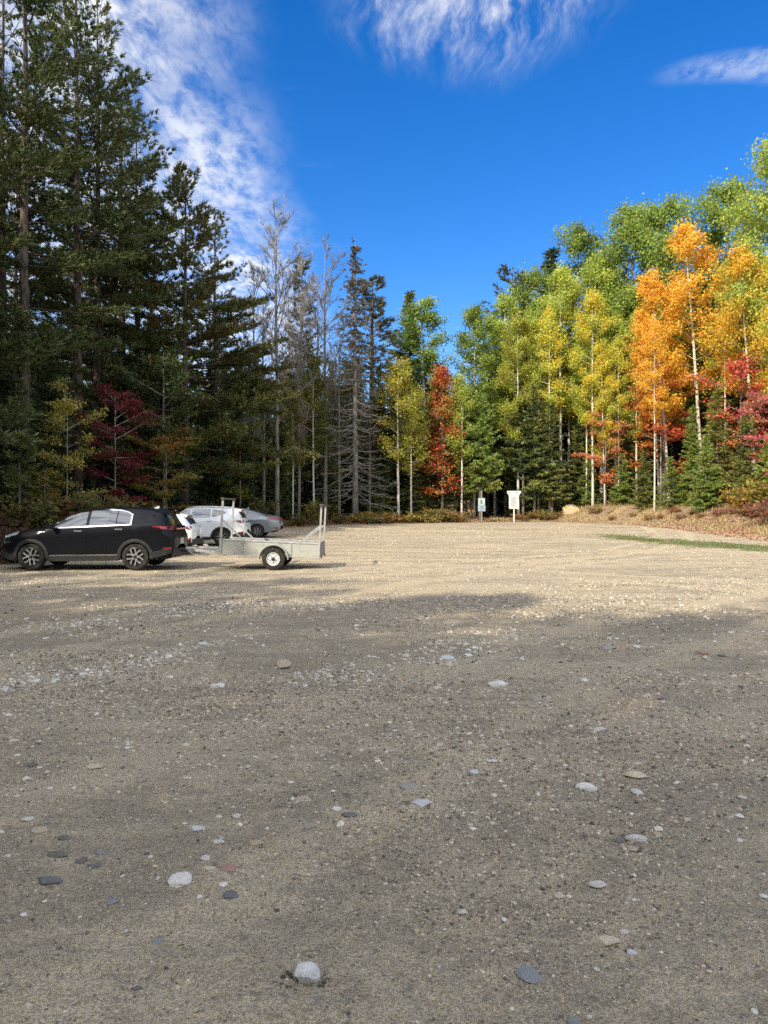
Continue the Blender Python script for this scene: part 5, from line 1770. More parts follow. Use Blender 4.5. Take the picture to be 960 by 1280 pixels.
def make_car(spec, name, label, loc, rz, group):
    root = thing(name, label, 'car', loc, rz, group)
    B = Body(spec)
    L = spec['L']
    paint = M[spec['paint']]
    off = -L / 2
    made = []

    def put(ge, nm, m, smooth=True, sharp=35, parent=None):
        o = ge.obj(nm, m, parent or root, smooth, sharp)
        if parent is None:
            o.location.x = off
        made.append(o)
        return o
    put(B.shell(), 'body', paint, True, 32)
    ub = Geo()
    wmin = spec['wid'][3][1] - 0.26
    ub.box((L / 2, 0, 0.40), (L - 0.5, 2 * wmin, 0.30))
    ub.box((L / 2, 0, 0.62), (L - 0.7, 2 * wmin + 0.1, 0.30))
    put(ub, 'underbody', M['under'], False, None)
    W0 = spec['wid'][3][1]
    for sd in (-1, 1):
        # glass
        for (x0, x1, key) in spec['glass']:
            ge = B.patch(x0, x1, spec['dlo_lo'], spec['dlo_hi'], 0.004, sd, 16, 6)
            put(ge, 'side_window', M['glass'])
        if spec.get('chrome'):
            ge = Geo()
            xa, xb = spec['dlo_x']
            lo_, hi_ = spec['dlo_lo'], spec['dlo_hi']
            B.patch(xa - 0.05, xb + 0.03, lambda x: lo_(x) - 0.032, lambda x: lo_(x) - 0.002, 0.008, sd, 30, 1, ge)
            B.patch(xa, xb, lambda x: hi_(x) + 0.003, lambda x: hi_(x) + 0.032, 0.008, sd, 34, 1, ge)
            B.patch(xb - 0.002, xb + 0.034, lambda x: lo_(xb) - 0.03, lambda x: hi_(xb) + 0.03, 0.009, sd, 2, 5, ge)
            put(ge, 'window_trim', M['chrome'])
        # doors, proud of the flank, with handles
        for (x0, x1, hx) in spec['doors']:
            def dlo(x):
                z = spec['door_lo']
                for xw in spec['wheels']:
                    d = abs(x - xw)
                    A = spec['arch'] + 0.10
                    if d < A:
                        z = max(z, spec['wz'] + math.sqrt(A * A - d * d))
                return z
            dr = B.patch(x0, x1, dlo, lambda x: spec['dlo_lo'](x) - 0.045, 0.007, sd, 22, 10)
            d_o = put(dr, 'door', paint, True, 40)
            hz = spec['dlo_lo'](hx) - 0.13
            hg = Geo()
            hg.box((hx, sd * (B.ys(hx, hz) + 0.030), hz), (0.20, 0.026, 0.030), None, 0.010)
            h_o = hg.obj('handle', M['chrome'] if spec.get('chrome') else paint, d_o, True, 40)
            made.append(h_o)
        # cladding
        if spec.get('clad'):
            ge = Geo()
            for xw in spec['wheels']:
                B.arc(xw, spec['arch'] - 0.012, spec['arch'] + 0.075, 0.010, sd, -0.12, math.pi + 0.12, 24, ge)
            xa, xb = spec['wheels'][0] + spec['arch'] + 0.05, spec['wheels'][1] - spec['arch'] - 0.05
            B.patch(xa, xb, lambda x: B.f(B.bot, x) - 0.01, lambda x: B.f(B.bot, x) + 0.13, 0.012, sd, 14, 3, ge)
            B.patch(0.02, spec['wheels'][0] - spec['arch'] - 0.03, lambda x: B.f(B.bot, x) + 0.003, lambda x: B.f(B.bot, x) + 0.17, 0.010, sd, 8, 3, ge)
            B.patch(spec['wheels'][1] + spec['arch'] + 0.03, L - 0.02, lambda x: B.f(B.bot, x) + 0.003, lambda x: B.f(B.bot, x) + 0.17, 0.010, sd, 8, 3, ge)
            put(ge, 'cladding', M['clad'])
            if spec.get('chrome'):
                ge = B.patch(xa + 0.05, xb - 0.02, lambda x: B.f(B.bot, x) + 0.128, lambda x: B.f(B.bot, x) + 0.155, 0.016, sd, 14, 1)
                put(ge, 'sill_strip', M['chrome'])
        # lights wrapped round the corners
        x0, x1, z0, z1, z2, z3 = spec['head']
        put(B.patch(x0, x1, lambda x: z0 + (z2 - z0) * (x - x0) / (x1 - x0), lambda x: z1 + (z3 - z1) * (x - x0) / (x1 - x0), 0.008, sd, 8, 3), 'headlight', M['clear_lens'])
        x0, x1, z0, z1, z2, z3 = spec['tail']
        put(B.patch(x0, x1, lambda x: z0 + (z2 - z0) * (x - x0) / (x1 - x0), lambda x: z1 + (z3 - z1) * (x - x0) / (x1 - x0), 0.010, sd, 8, 3), 'tail_light', M['red_lens'])
        if spec.get('low_lamp'):
            zl = spec['low_lamp']
            put(B.patch(L - 0.22, L - 0.03, lambda x: zl, lambda x: zl + 0.055, 0.012, sd, 4, 2), 'reflector', M['red_lens'])
        # mirror
        mx, mz = spec['mirror']
        mg = Geo()
        my = B.ys(mx, mz)
        mg.bar((mx, sd * (my - 0.02), mz - 0.02), (mx + 0.02, sd * (my + 0.10), mz), 0.05, 0.035, 0.008)
        mo_ = put(mg, 'mirror', M['clad'], True, 40)
        cap = Geo()
        cap.box((mx + 0.03, sd * (my + 0.15), mz + 0.03), (0.11, 0.20, 0.145), None, 0.035)
        made.append(cap.obj('mirror_cap', paint, mo_, True, 50))
        # roof rail
        if spec.get('rails'):
            xa, xb = spec['rails']
            pts = [(x, sd * (W0 * spec['rail_w']), B.zt(x, W0 * spec['rail_w']) + (0.0 if i in (0, 9) else 0.045)) for i, x in enumerate(np.linspace(xa, xb, 10))]
            rg = Geo()
            rg.tube(pts, 0.016, 6)
            put(rg, 'roof_rail', M['alloy'] if spec.get('rail_alloy') else M['clad'])
    # glass front and rear
    xa, xb = spec['screen']
    put(B.toppatch(xa, xb, lambda x: W0 * B.f(B.rw, x) * 0.93, 0.005), 'windscreen', M['glass'])
    xa, xb = spec['rear_glass']
    put(B.toppatch(xa, xb, lambda x: min(W0, B.f(B.wid, x)) * B.f(B.rw, x) * 0.86, 0.006), 'rear_window', M['glass'])
    # rear end
    re = Geo()
    zb = spec['plate_z']
    re.box((L + 0.046, 0, zb), (0.012, 0.32, 0.16), None, 0.004)
    put(re, 'number_plate', M['plate'])
    if spec.get('light_bar'):
        lb = Geo()
        lb.box((L + 0.036, 0, spec['light_bar']), (0.022, 1.05, 0.045), None, 0.008)
        put(lb, 'tail_bar', M['red_lens'])
    if spec.get('clad'):
        bp_ = Geo()
        bp_.box((L - 0.005, 0, 0.42), (0.14, 1.42, 0.22), None, 0.04)
        put(bp_, 'rear_bumper', M['clad'])
        bp_ = Geo()
        bp_.box((0.01, 0, 0.38), (0.12, 1.30, 0.22), None, 0.04)
        put(bp_, 'front_bumper', M['clad'])
    gr_ = Geo()
    gr_.box((-0.03, 0, spec['grille_z']), (0.03, 0.95, 0.17), None, 0.012)
    put(gr_, 'grille', M['clad'])
    if spec.get('spoiler'):
        x0, hw = spec['spoiler']
        sg_ = Geo()
        V = []
        for x in np.linspace(x0 - 0.20, x0 + 0.16, 5):
            for y in np.linspace(-hw, hw, 9):
                V.append((x, y, B.zt(min(x, x0), y) + 0.012 - 0.05 * max(0, x - x0)))
        for x in np.linspace(x0 - 0.20, x0 + 0.16, 5):
            for y in np.linspace(-hw, hw, 9):
                V.append((x, y, B.zt(min(x, x0), y) - 0.028 - 0.03 * max(0, x - x0)))
        Q = [(i * 9 + j, (i + 1) * 9 + j, (i + 1) * 9 + j + 1, i * 9 + j + 1) for i in range(4) for j in range(8)]
        Q += [tuple(45 + q for q in qq[::-1]) for qq in list(Q)]
        for j in range(8):
            Q += [(36 + j, 36 + j + 45, 37 + j + 45, 37 + j), (j, j + 1, j + 46, j + 45)]
        for i in range(4):
            Q += [(i * 9, i * 9 + 45, (i + 1) * 9 + 45, (i + 1) * 9), (i * 9 + 8, (i + 1) * 9 + 8, (i + 1) * 9 + 53, i * 9 + 53)]
        sg_.add(V, Q)
        put(sg_, 'spoiler', paint, True, 40)
    if spec.get('fin'):
        fx_ = spec['fin']
        z = B.zt(fx_, 0)
        fg = Geo()
        fg.add([(fx_ - 0.10, -0.025, z - .01), (fx_ - 0.10, 0.025, z - .01), (fx_ + 0.07, 0.03, z - .01), (fx_ + 0.07, -0.03, z - .01), (fx_ + 0.045, -0.008, z + 0.065), (fx_ + 0.045, 0.008, z + 0.065), (fx_ + 0.075, 0.008, z + 0.06), (fx_ + 0.075, -0.008, z + 0.06)],
               [(0, 3, 2, 1), (4, 5, 6, 7), (0, 1, 5, 4), (1, 2, 6, 5), (2, 3, 7, 6), (3, 0, 4, 7)])
        put(fg, 'antenna_fin', M['clear_lens'] if spec['paint'] == 'black_paint' else paint, False, None)
    if spec.get('fuel'):
        fx_, fz = spec['fuel']
        put(B.patch(fx_ - 0.09, fx_ + 0.09, lambda x: fz - math.sqrt(max(0.0081 - (x - fx_) ** 2, 1e-6)), lambda x: fz + math.sqrt(max(0.0081 - (x - fx_) ** 2, 1e-6)), 0.006, -1, 10, 4), 'fuel_flap', paint, True, 40)
    for i, xw in enumerate(spec['wheels']):
        for sd in (-1, 1):
            wheel(root, off + xw, sd * (spec['track'] / 2), spec['wr'], 0.215, sd, spec['wr'] * 0.70, 'alloy', 0.5 * i + 0.2 * sd)
    return root, B


def lin(*pts):
    xs_, zs_ = zip(*pts)
    return lambda x: float(np.interp(x, xs_, zs_))


SUV = dict(
    L=4.46, paint='black_paint', wheels=(0.86, 3.53), wz=0.340, wr=0.340, arch=0.385, track=1.60, clad=True, chrome=True,
    top=[(0, .76), (.05, .86), (.18, .95), (.6, 1.045), (1.1, 1.13), (1.25, 1.165), (2.0, 1.535), (2.3, 1.605), (2.8, 1.64), (3.4, 1.63), (3.95, 1.575), (4.14, 1.53), (4.20, 1.48), (4.37, 1.15), (4.42, 1.08), (4.46, .99)],
    belt=[(0, .64), (.05, .74), (.18, .84), (.6, .945), (1.1, 1.03), (1.4, 1.065), (3.4, 1.165), (4.0, 1.22), (4.2, 1.21), (4.38, 1.05), (4.46, .88)],
    wid=[(0, .60), (.10, .76), (.30, .87), (.60, .915), (1.0, .925), (3.6, .925), (4.1, .885), (4.34, .83), (4.46, .74)],
    bot=[(0, .34), (.3, .25), (1.2, .235), (3.2, .25), (4.0, .30), (4.3, .38), (4.46, .44)],
    roofw=[(0, .84), (1.1, .82), (1.3, .80), (2.0, .66), (2.6, .655), (3.6, .64), (4.1, .60), (4.25, .64), (4.46, .78)],
    glass=[(1.42, 2.26, 0), (2.34, 3.02, 0), (3.045, 3.40, 0)],
    dlo_x=(1.34, 3.40), dlo_lo=lin((1.2, 1.085), (3.4, 1.185), (3.6, 1.20)), dlo_hi=lin((1.30, 1.115), (1.55, 1.275), (1.82, 1.40), (2.05, 1.475), (2.4, 1.525), (2.8, 1.54), (3.1, 1.52), (3.3, 1.475), (3.40, 1.42)),
    doors=[(1.24, 2.285, 2.08), (2.31, 3.42, 3.12)], door_lo=0.42,
    head=(0.02, 0.50, .78, .86, .92, .99), tail=(3.98, 4.43, 1.10, 1.13, 1.02, 1.12), low_lamp=0.52, mirror=(1.42, 1.10), light_bar=1.05,
    rails=None, rail_w=0.60, screen=(1.30, 2.02), rear_glass=(4.185, 4.37), plate_z=0.72, grille_z=0.66, spoiler=(4.14, 0.56), fin=3.82, fuel=(3.66, 1.02))
WSUV = dict(
    L=4.37, paint='white_paint', wheels=(0.85, 3.48), wz=0.335, wr=0.335, arch=0.385, track=1.56, clad=True,
    top=[(0, .80), (.05, .90), (.18, .99), (.6, 1.06), (1.05, 1.13), (1.2, 1.16), (1.9, 1.53), (2.2, 1.595), (2.7, 1.62), (3.4, 1.60), (3.9, 1.555), (4.05, 1.52), (4.10, 1.47), (4.27, 1.15), (4.33, 1.06), (4.37, .98)],
    belt=[(0, .68), (.05, .78), (.18, .88), (.6, .96), (1.1, 1.03), (1.4, 1.06), (3.3, 1.13), (3.9, 1.19), (4.1, 1.19), (4.3, 1.02), (4.37, .88)],
    wid=[(0, .62), (.10, .76), (.30, .86), (.60, .895), (1.0, .90), (3.5, .90), (4.0, .865), (4.25, .81), (4.37, .74)],
    bot=[(0, .34), (.3, .25), (1.2, .235), (3.2, .25), (3.9, .30), (4.2, .38), (4.37, .44)],
    roofw=[(0, .84), (1.1, .82), (1.3, .80), (1.95, .68), (2.6, .67), (3.6, .65), (4.05, .61), (4.2, .66), (4.37, .80)],
    glass=[(1.40, 2.16, 0), (2.24, 3.00, 0), (3.06, 3.62, 0)],
    dlo_x=(1.30, 3.62), dlo_lo=lin((1.2, 1.085), (3.0, 1.155), (3.3, 1.22), (3.62, 1.36)), dlo_hi=lin((1.26, 1.115), (1.55, 1.29), (1.85, 1.425), (2.2, 1.50), (2.7, 1.525), (3.2, 1.49), (3.5, 1.435), (3.62, 1.385)),
    doors=[(1.20, 2.19, 1.98), (2.215, 3.30, 3.0)], door_lo=0.40,
    head=(0.02, 0.48, .82, .90, .93, 1.0), tail=(3.98, 4.35, 1.0, 1.06, .92, 1.05), low_lamp=0.52, mirror=(1.36, 1.10), light_bar=0.99,
    rails=(1.9, 3.8), rail_alloy=True, rail_w=0.60, screen=(1.25, 1.92), rear_glass=(4.09, 4.27), plate_z=0.74, grille_z=0.70, spoiler=(4.05, 0.55), fin=3.72, fuel=(3.62, .98))
HATCH = dict(
    L=4.30, paint='white_paint', wheels=(0.85, 3.45), wz=0.32, wr=0.32, arch=0.37, track=1.52, clad=True,
    top=[(0, .70), (.05, .78), (.18, .87), (.6, .97), (1.05, 1.05), (1.2, 1.08), (1.9, 1.42), (2.2, 1.475), (2.7, 1.49), (3.3, 1.47), (3.75, 1.42), (3.92, 1.38), (3.98, 1.33), (4.20, 1.04), (4.26, .98), (4.30, .92)],
    belt=[(0, .58), (.05, .66), (.18, .76), (.6, .87), (1.1, .95), (1.4, .98), (3.3, 1.05), (3.8, 1.10), (4.0, 1.10), (4.2, .95), (4.30, .82)],
    wid=[(0, .62), (.10, .76), (.30, .85), (.60, .89), (1.0, .90), (3.5, .90), (4.0, .86), (4.2, .80), (4.30, .73)],
    bot=[(0, .32), (.3, .23), (1.2, .22), (3.2, .235), (3.9, .28), (4.2, .36), (4.30, .42)],
    roofw=[(0, .84), (1.1, .82), (1.3, .80), (1.95, .66), (2.6, .655), (3.5, .64), (3.95, .60), (4.15, .66), (4.30, .80)],
    glass=[(1.40, 2.16, 0), (2.24, 3.00, 0), (3.05, 3.38, 0)],
    dlo_x=(1.30, 3.38), dlo_lo=lin((1.2, 1.0), (3.4, 1.07)), dlo_hi=lin((1.26, 1.03), (1.55, 1.19), (1.85, 1.31), (2.2, 1.38), (2.7, 1.40), (3.1, 1.36), (3.38, 1.27)),
    doors=[(1.20, 2.19, 1.98), (2.215, 3.30, 3.0)], door_lo=0.36,
    head=(0.02, 0.48, .72, .80, .83, .90), tail=(3.92, 4.27, .92, .98, .84, .96), low_lamp=0.48, mirror=(1.36, 1.02), light_bar=None,
    rails=None, rail_w=0.60, screen=(1.25, 1.92), rear_glass=(3.97, 4.20), plate_z=0.70, grille_z=0.62, spoiler=(3.92, 0.54), fin=3.5, fuel=None)
SEDAN = dict(
    L=4.66, paint='grey_paint', wheels=(0.92, 3.62), wz=0.32, wr=0.32, arch=0.365, track=1.56,
    top=[(0, .62), (.05, .70), (.2, .78), (.7, .88), (1.15, .97), (1.35, 1.01), (2.05, 1.34), (2.4, 1.405), (2.75, 1.42), (3.1, 1.40), (3.6, 1.27), (4.1, 1.10), (4.35, 1.06), (4.56, 1.04), (4.62, .98), (4.66, .90)],
    belt=[(0, .52), (.05, .60), (.2, .68), (.7, .79), (1.2, .88), (1.5, .90), (3.2, .97), (3.8, 1.00), (4.3, .98), (4.55, .94), (4.66, .80)],
    wid=[(0, .62), (.10, .76), (.30, .86), (.70, .905), (1.0, .91), (3.6, .91), (4.2, .875), (4.5, .82), (4.66, .72)],
    bot=[(0, .28), (.3, .20), (1.2, .19), (3.2, .20), (4.0, .25), (4.4, .32), (4.66, .40)],
    roofw=[(0, .84), (1.2, .82), (1.4, .80), (2.1, .66), (2.7, .64), (3.2, .63), (3.8, .66), (4.2, .76), (4.66, .80)],
    glass=[(1.52, 2.36, 0), (2.44, 3.18, 0), (3.22, 3.52, 0)],
    dlo_x=(1.42, 3.52), dlo_lo=lin((1.3, .93), (3.52, 1.01)), dlo_hi=lin((1.40, .96), (1.7, 1.11), (2.0, 1.23), (2.35, 1.305), (2.75, 1.32), (3.1, 1.28), (3.35, 1.18), (3.52, 1.06)),
    doors=[(1.34, 2.39, 2.16), (2.415, 3.42, 3.1)], door_lo=0.32,
    head=(0.02, 0.50, .64, .70, .74, .80), tail=(4.12, 4.63, .90, .97, .84, .96), low_lamp=0.44, mirror=(1.48, .96), light_bar=0.90,
    rails=None, rail_w=0.60, screen=(1.42, 2.08), rear_glass=(3.15, 4.06), plate_z=0.66, grille_z=0.52, spoiler=None, fin=3.02, fuel=(3.88, .84))

CARS = 'cars parked in a row facing the wood'


def park(spec, name, label, px_rear, depth, rz=0.0):
    xr = (px_rear - 480) / F_PX * depth
    x = xr - spec['L'] / 2
    y = depth + spec['wid'][3][1]
    return make_car(spec, name, label, (x, y, gz1(x, y) + 0.004), rz, CARS)


park(SUV, 'parked_car', 'black SUV with chrome window trim, nearest of the parked cars', 213, 19.0, R(0.5))
park(HATCH, 'parked_car', 'white hatchback almost hidden behind the rear of the black SUV', 238, 25.2)
park(WSUV, 'parked_car', 'white SUV with silver roof rails behind the front of the trailer', 304, 30.2)
park(SEDAN, 'parked_car', 'grey sedan with a sloping tail, farthest of the parked cars', 348, 35.6)
# ------------------------------------------------------------------ utility trailer
TY = 19.25                                   # near side of the bed
TW = 1.30                                    # width of the bed
def TX(px):
    return (px - 480) / F_PX * TY
tx0, tx1 = TX(274.5), TX(399.5)
TL = tx1 - tx0
tcx, tcy = TX(343), TY + TW / 2
tr_root = thing('utility_trailer', 'pale flatbed utility trailer with upright steel frames hitched behind the black SUV', 'trailer', (tcx, tcy, gz1(tcx, tcy)))
TILT = math.atan2(0.115, TL)                 # nose a little high
a_, b_ = tx0 - tcx, tx1 - tcx                # local ends


def TZ(x, h):
    """height on the tilted bed"""
    return h - (x - 0.0) * math.tan(TILT)


BED = 0.39                                  # underside of the boards above the wheels
HB = 0.315


def tpart(ge, nm, m, smooth=False, sharp=None, parent=None):
    return ge.obj(nm, M[m], parent or tr_root, smooth, sharp)


def plank_box(ge, x0, x1, y, th, z0, z1, bev=0.006):
    """upright board along the tilted side"""
    ge.bar((x0, y, TZ(x0, (z0 + z1) / 2)), (x1, y, TZ(x1, (z0 + z1) / 2)), th, z1 - z0, bev)


hw = TW / 2
for sd in (-1, 1):
    for x0, x1 in ((a_ + 0.03, a_ + 0.60), (a_ + 0.612, a_ + 1.86), (a_ + 1.872, b_ - 0.03)):
        ge = Geo()
        plank_box(ge, x0, x1, sd * hw, 0.028, BED, BED + HB)
        tpart(ge, 'side_board', 'bed_board')
    ge = Geo()
    ge.bar((a_ - 0.01, sd * (hw + 0.006), TZ(a_, BED + HB + 0.022)), (b_ + 0.01, sd * (hw + 0.006), TZ(b_, BED + HB + 0.022)), 0.05, 0.04, 0.006)
    ge.bar((a_ - 0.01, sd * (hw + 0.004), TZ(a_, BED - 0.024)), (b_ + 0.01, sd * (hw + 0.004), TZ(b_, BED - 0.024)), 0.05, 0.045, 0.006)
    for xx in (a_ + 0.606, a_ + 1.866):
        ge.bar((xx, sd * (hw + 0.020), TZ(xx, BED)), (xx, sd * (hw + 0.020), TZ(xx, BED + HB)), 0.016, 0.035)
    tpart(ge, 'side_rail', 'galv')
ge = Geo()
ge.bar((a_, -hw + 0.02, TZ(a_, BED + HB / 2)), (a_, hw - 0.02, TZ(a_, BED + HB / 2)), 0.028, HB, 0.005)
tpart(ge, 'front_board', 'bed_board')
ge = Geo()
ge.bar((b_ + 0.02, -hw + 0.01, TZ(b_, BED + 0.19)), (b_ + 0.02, hw - 0.01, TZ(b_, BED + 0.19)), 0.03, HB + 0.06, 0.005)
tpart(ge, 'tailgate', 'tail_board')
for i in range(7):
    y0 = -hw + 0.035 + i * (TW - 0.07) / 7
    ge = Geo()
    ge.bar((a_ + 0.02, y0 + 0.085, TZ(a_, BED + 0.03)), (b_ - 0.02, y0 + 0.085, TZ(b_, BED + 0.03)), 0.168, 0.028, 0.004)
    tpart(ge, 'floor_plank', 'tail_board')
ge = Geo()
for xx in (a_ + 0.1, a_ + 0.9, 0.0, b_ - 0.7, b_ - 0.06):
    ge.bar((xx, -hw + 0.02, TZ(xx, BED - 0.025)), (xx, hw - 0.02, TZ(xx, BED - 0.025)), 0.05, 0.05)
tpart(ge, 'cross_members', 'galv')
ax_ = Geo()
ax_.tube([(0, -hw - 0.12, 0.29), (0, hw + 0.12, 0.29)], 0.028, 8)
for sd in (-1, 1):
    for k in range(3):
        ax_.bar((-0.36 + 0.06 * k, sd * (hw - 0.06), 0.325 - k * 0.013), (0.36 - 0.06 * k, sd * (hw - 0.06), 0.325 - k * 0.013), 0.045, 0.011)
tpart(ax_, 'axle', 'under')
for sd in (-1, 1):
    wheel(tr_root, 0.0, sd * (hw + 0.145), 0.292, 0.165, sd, 0.172, 'trailer', 0.3)
    fe = Geo()
    V, Q = [], []
    K = 18
    for i in range(K + 1):
        a = -0.02 + (math.pi + 0.04) * i / K
        for r_, yy in ((0.345, 0.02), (0.362, 0.02), (0.362, 0.235), (0.345, 0.235)):
            V.append((math.cos(a) * r_ * 1.06, sd * (hw + yy), 0.292 + math.sin(a) * r_ * 1.04))
    for i in range(K):
        for j in range(4):
            q = (i * 4 + j, i * 4 + (j + 1) % 4, i * 4 + 4 + (j + 1) % 4, i * 4 + 4 + j)
            Q.append(q if sd < 0 else q[::-1])
    fe.add(V, Q)
    tpart(fe, 'fender', 'bed_board', True, 40)
# upright frames fore and aft, square to the tilted bed
LEAN = math.tan(TILT) + 0.012
for nm_, xx, top, br_dir in (('front', a_ + 0.015, 1.83, 1), ('rear', b_ - 0.02, 1.66, -1)):
    for sd in (-1, 1):
        ge = Geo()
        ge.bar((xx, sd * (hw + 0.035), TZ(xx, BED - 0.04)), (xx + (top - BED) * LEAN, sd * (hw + 0.035), top), 0.05, 0.05, 0.006, up=(1, 0, 0))
        tpart(ge, 'post', 'galv')
        ge = Geo()
        zj = 1.30 if br_dir > 0 else 1.13
        run = 0.62 if br_dir > 0 else 0.52
        ge.bar((xx + (zj - BED) * LEAN + br_dir * 0.02, sd * (hw + 0.030), zj), (xx + br_dir * run, sd * (hw + 0.022), TZ(xx + br_dir * run, BED + HB + 0.03)), 0.036, 0.036, 0.004)
        tpart(ge, 'brace', 'galv')
    ge = Geo()
    ge.bar((xx + (top - BED) * LEAN, -hw - 0.12, top + 0.024), (xx + (top - BED) * LEAN, hw + 0.12, top + 0.024), 0.09, 0.045, 0.006)
    tpart(ge, 'crossbar', 'dark_wood' if br_dir > 0 else 'dark_wood')
# tongue, coupler and jack
xc = TX(229) - tcx - 0.05
ge = Geo()
for sd in (-1, 1):
    ge.bar((a_ + 0.12, sd * 0.42, TZ(a_, BED - 0.055)), (xc + 0.22, sd * 0.035, 0.475), 0.05, 0.065, 0.006)
ge.bar((a_ + 0.5, 0, TZ(a_, BED - 0.075)), (xc + 0.12, 0, 0.480), 0.055, 0.06, 0.006)
tpart(ge, 'tongue', 'galv')
ge = Geo()
ge.box((xc + 0.10, 0, 0.515), (0.24, 0.085, 0.075), None, 0.02)
ge.box((xc - 0.01, 0, 0.52), (0.10, 0.10, 0.09), None, 0.03)
ge.tube([(xc + 0.08, 0, 0.55), (xc + 0.16, 0, 0.61), (xc + 0.24, 0, 0.60)], 0.012, 6)
tpart(ge, 'coupler', 'galv', True, 40)
ge = Geo()
jx = xc + 0.42
ge.bar((jx - 0.10, -0.09, 0.555), (jx + 0.42, -0.09, 0.540), 0.05, 0.05, 0.008)
ge.tube([(jx + 0.02, -0.09, 0.56), (jx + 0.02, -0.09, 0.63), (jx + 0.12, -0.09, 0.64)], 0.014, 6)
ge.box((jx + 0.10, -0.09, 0.59), (0.12, 0.07, 0.06), None, 0.012)
tpart(ge, 'jack', 'galv')
ge = Geo()
pts = []
for t in np.linspace(0, 1, 14):
    pts.append((xc + 0.02 + 0.75 * t, -0.06 - 0.05 * math.sin(t * 6), 0.47 - 0.14 * math.sin(math.pi * t)))
ge.tube(pts, 0.010, 5)
tpart(ge, 'safety_chain', 'galv')
# tow hitch of the SUV is part of the trailer's coupling line
ge = Geo()
ge.bar((xc - 0.24, 0, 0.46), (xc + 0.0, 0, 0.46), 0.05, 0.05, 0.006)
ge.tube([(xc, 0, 0.46), (xc, 0, 0.52)], 0.02, 8)
tpart(ge, 'ball_mount', 'clad')
lamp = Geo()
for sd in (-1, 1):
    lamp.box((b_ + 0.045, sd * (hw - 0.10), TZ(b_, BED - 0.02)), (0.03, 0.14, 0.07), None, 0.008)
tpart(lamp, 'tail_lamps', 'red_lens')

# ------------------------------------------------------------------ signs at the trail head
def sign_base(px, d):
    x = (px - 480) * d / F_PX
    return x, d, gz1(x, d)


FACE = R(-9)
x, y, z = sign_base(602, 54.6)
s1_ = thing('trail_sign', 'weathered post with a square pictogram sign and two small pale blue plates', 'sign', (x, y, z), FACE)
ge = Geo()
ge.tube([(0, 0, -0.3), (0.004, 0, 0.9), (-0.006, 0, 2.35)], [0.068, 0.062, 0.058], 9)
ge.obj('post', M['grey_wood'], s1_, True, 60)
ge = Geo()
ge.box((0, -0.075, 1.52), (0.50, 0.016, 0.54), None, 0.006)
pn = ge.obj('sign_panel', M['sign_pale'], s1_)
pi = Geo()                                                  # dark figure with a stick on the panel
pi.lathe([(0.040, 0), (0.040, 0.006), (0.001, 0.007)], 14, 'y', (-0.03, -0.092, 1.655))
pi.bar((-0.02, -0.087, 1.60), (0.02, -0.087, 1.47), 0.008, 0.075)
pi.bar((0.02, -0.087, 1.48), (0.09, -0.087, 1.36), 0.008, 0.045)
pi.bar((0.01, -0.087, 1.48), (-0.06, -0.087, 1.35), 0.008, 0.045)
pi.bar((-0.02, -0.087, 1.58), (-0.10, -0.087, 1.50), 0.008, 0.032)
pi.bar((-0.12, -0.087, 1.60), (-0.10, -0.087, 1.35), 0.008, 0.016)
pi.obj('pictogram', M['sign_ink'], pn)
for zc, wd, hh in ((1.145, 0.56, 0.17), (0.93, 0.54, 0.22)):
    ge = Geo()
    ge.box((0.01, -0.075, zc), (wd, 0.016, hh), None, 0.005)
    pl_ = ge.obj('sign_plate', M['sign_blue'], s1_)
    ge = Geo()
    for k in range(2):
        ge.box((0.01 + 0.03 * k, -0.086, zc + 0.035 - 0.07 * k), (wd * (0.62 - 0.1 * k), 0.006, 0.022))
    ge.obj('print', M['sign_grey'], pl_)

x, y, z = sign_base(642.5, 54.9)
s2_ = thing('notice_board', 'white notice board on a white post under a wider header panel', 'sign', (x, y, z), R(-9))
ge = Geo()
ge.box((0, 0, 1.0), (0.10, 0.10, 2.6), None, 0.008)
ge.obj('post', M['sign_white'], s2_)
ge = Geo()
ge.box((-0.01, -0.066, 1.50), (0.72, 0.03, 1.02), None, 0.008)
bd = ge.obj('board', M['sign_white'], s2_)
ge = Geo()
ge.box((-0.04, -0.084, 1.52), (0.46, 0.005, 0.74))
pp = ge.obj('sheet', M['plate'], bd)
ge = Geo()
for k in range(9):
    ge.box((-0.05 + 0.01 * (k % 3), -0.089, 1.82 - k * 0.075), (0.36 - 0.03 * (k % 3), 0.004, 0.020))
ge.obj('print', M['sign_soft'], bd)
ge = Geo()
ge.box((0, -0.070, 2.22), (1.02, 0.03, 0.20), None, 0.008)
ge.box((-0.01, -0.068, 2.06), (0.84, 0.026, 0.12), None, 0.006)
hd_ = ge.obj('header', M['sign_white'], s2_)
ge = Geo()
for xx, wd in ((-0.34, 0.14), (0.17, 0.12)):
    ge.box((xx, -0.088, 2.19), (wd, 0.005, 0.055))
ge.obj('header_print', M['sign_ink'], hd_)
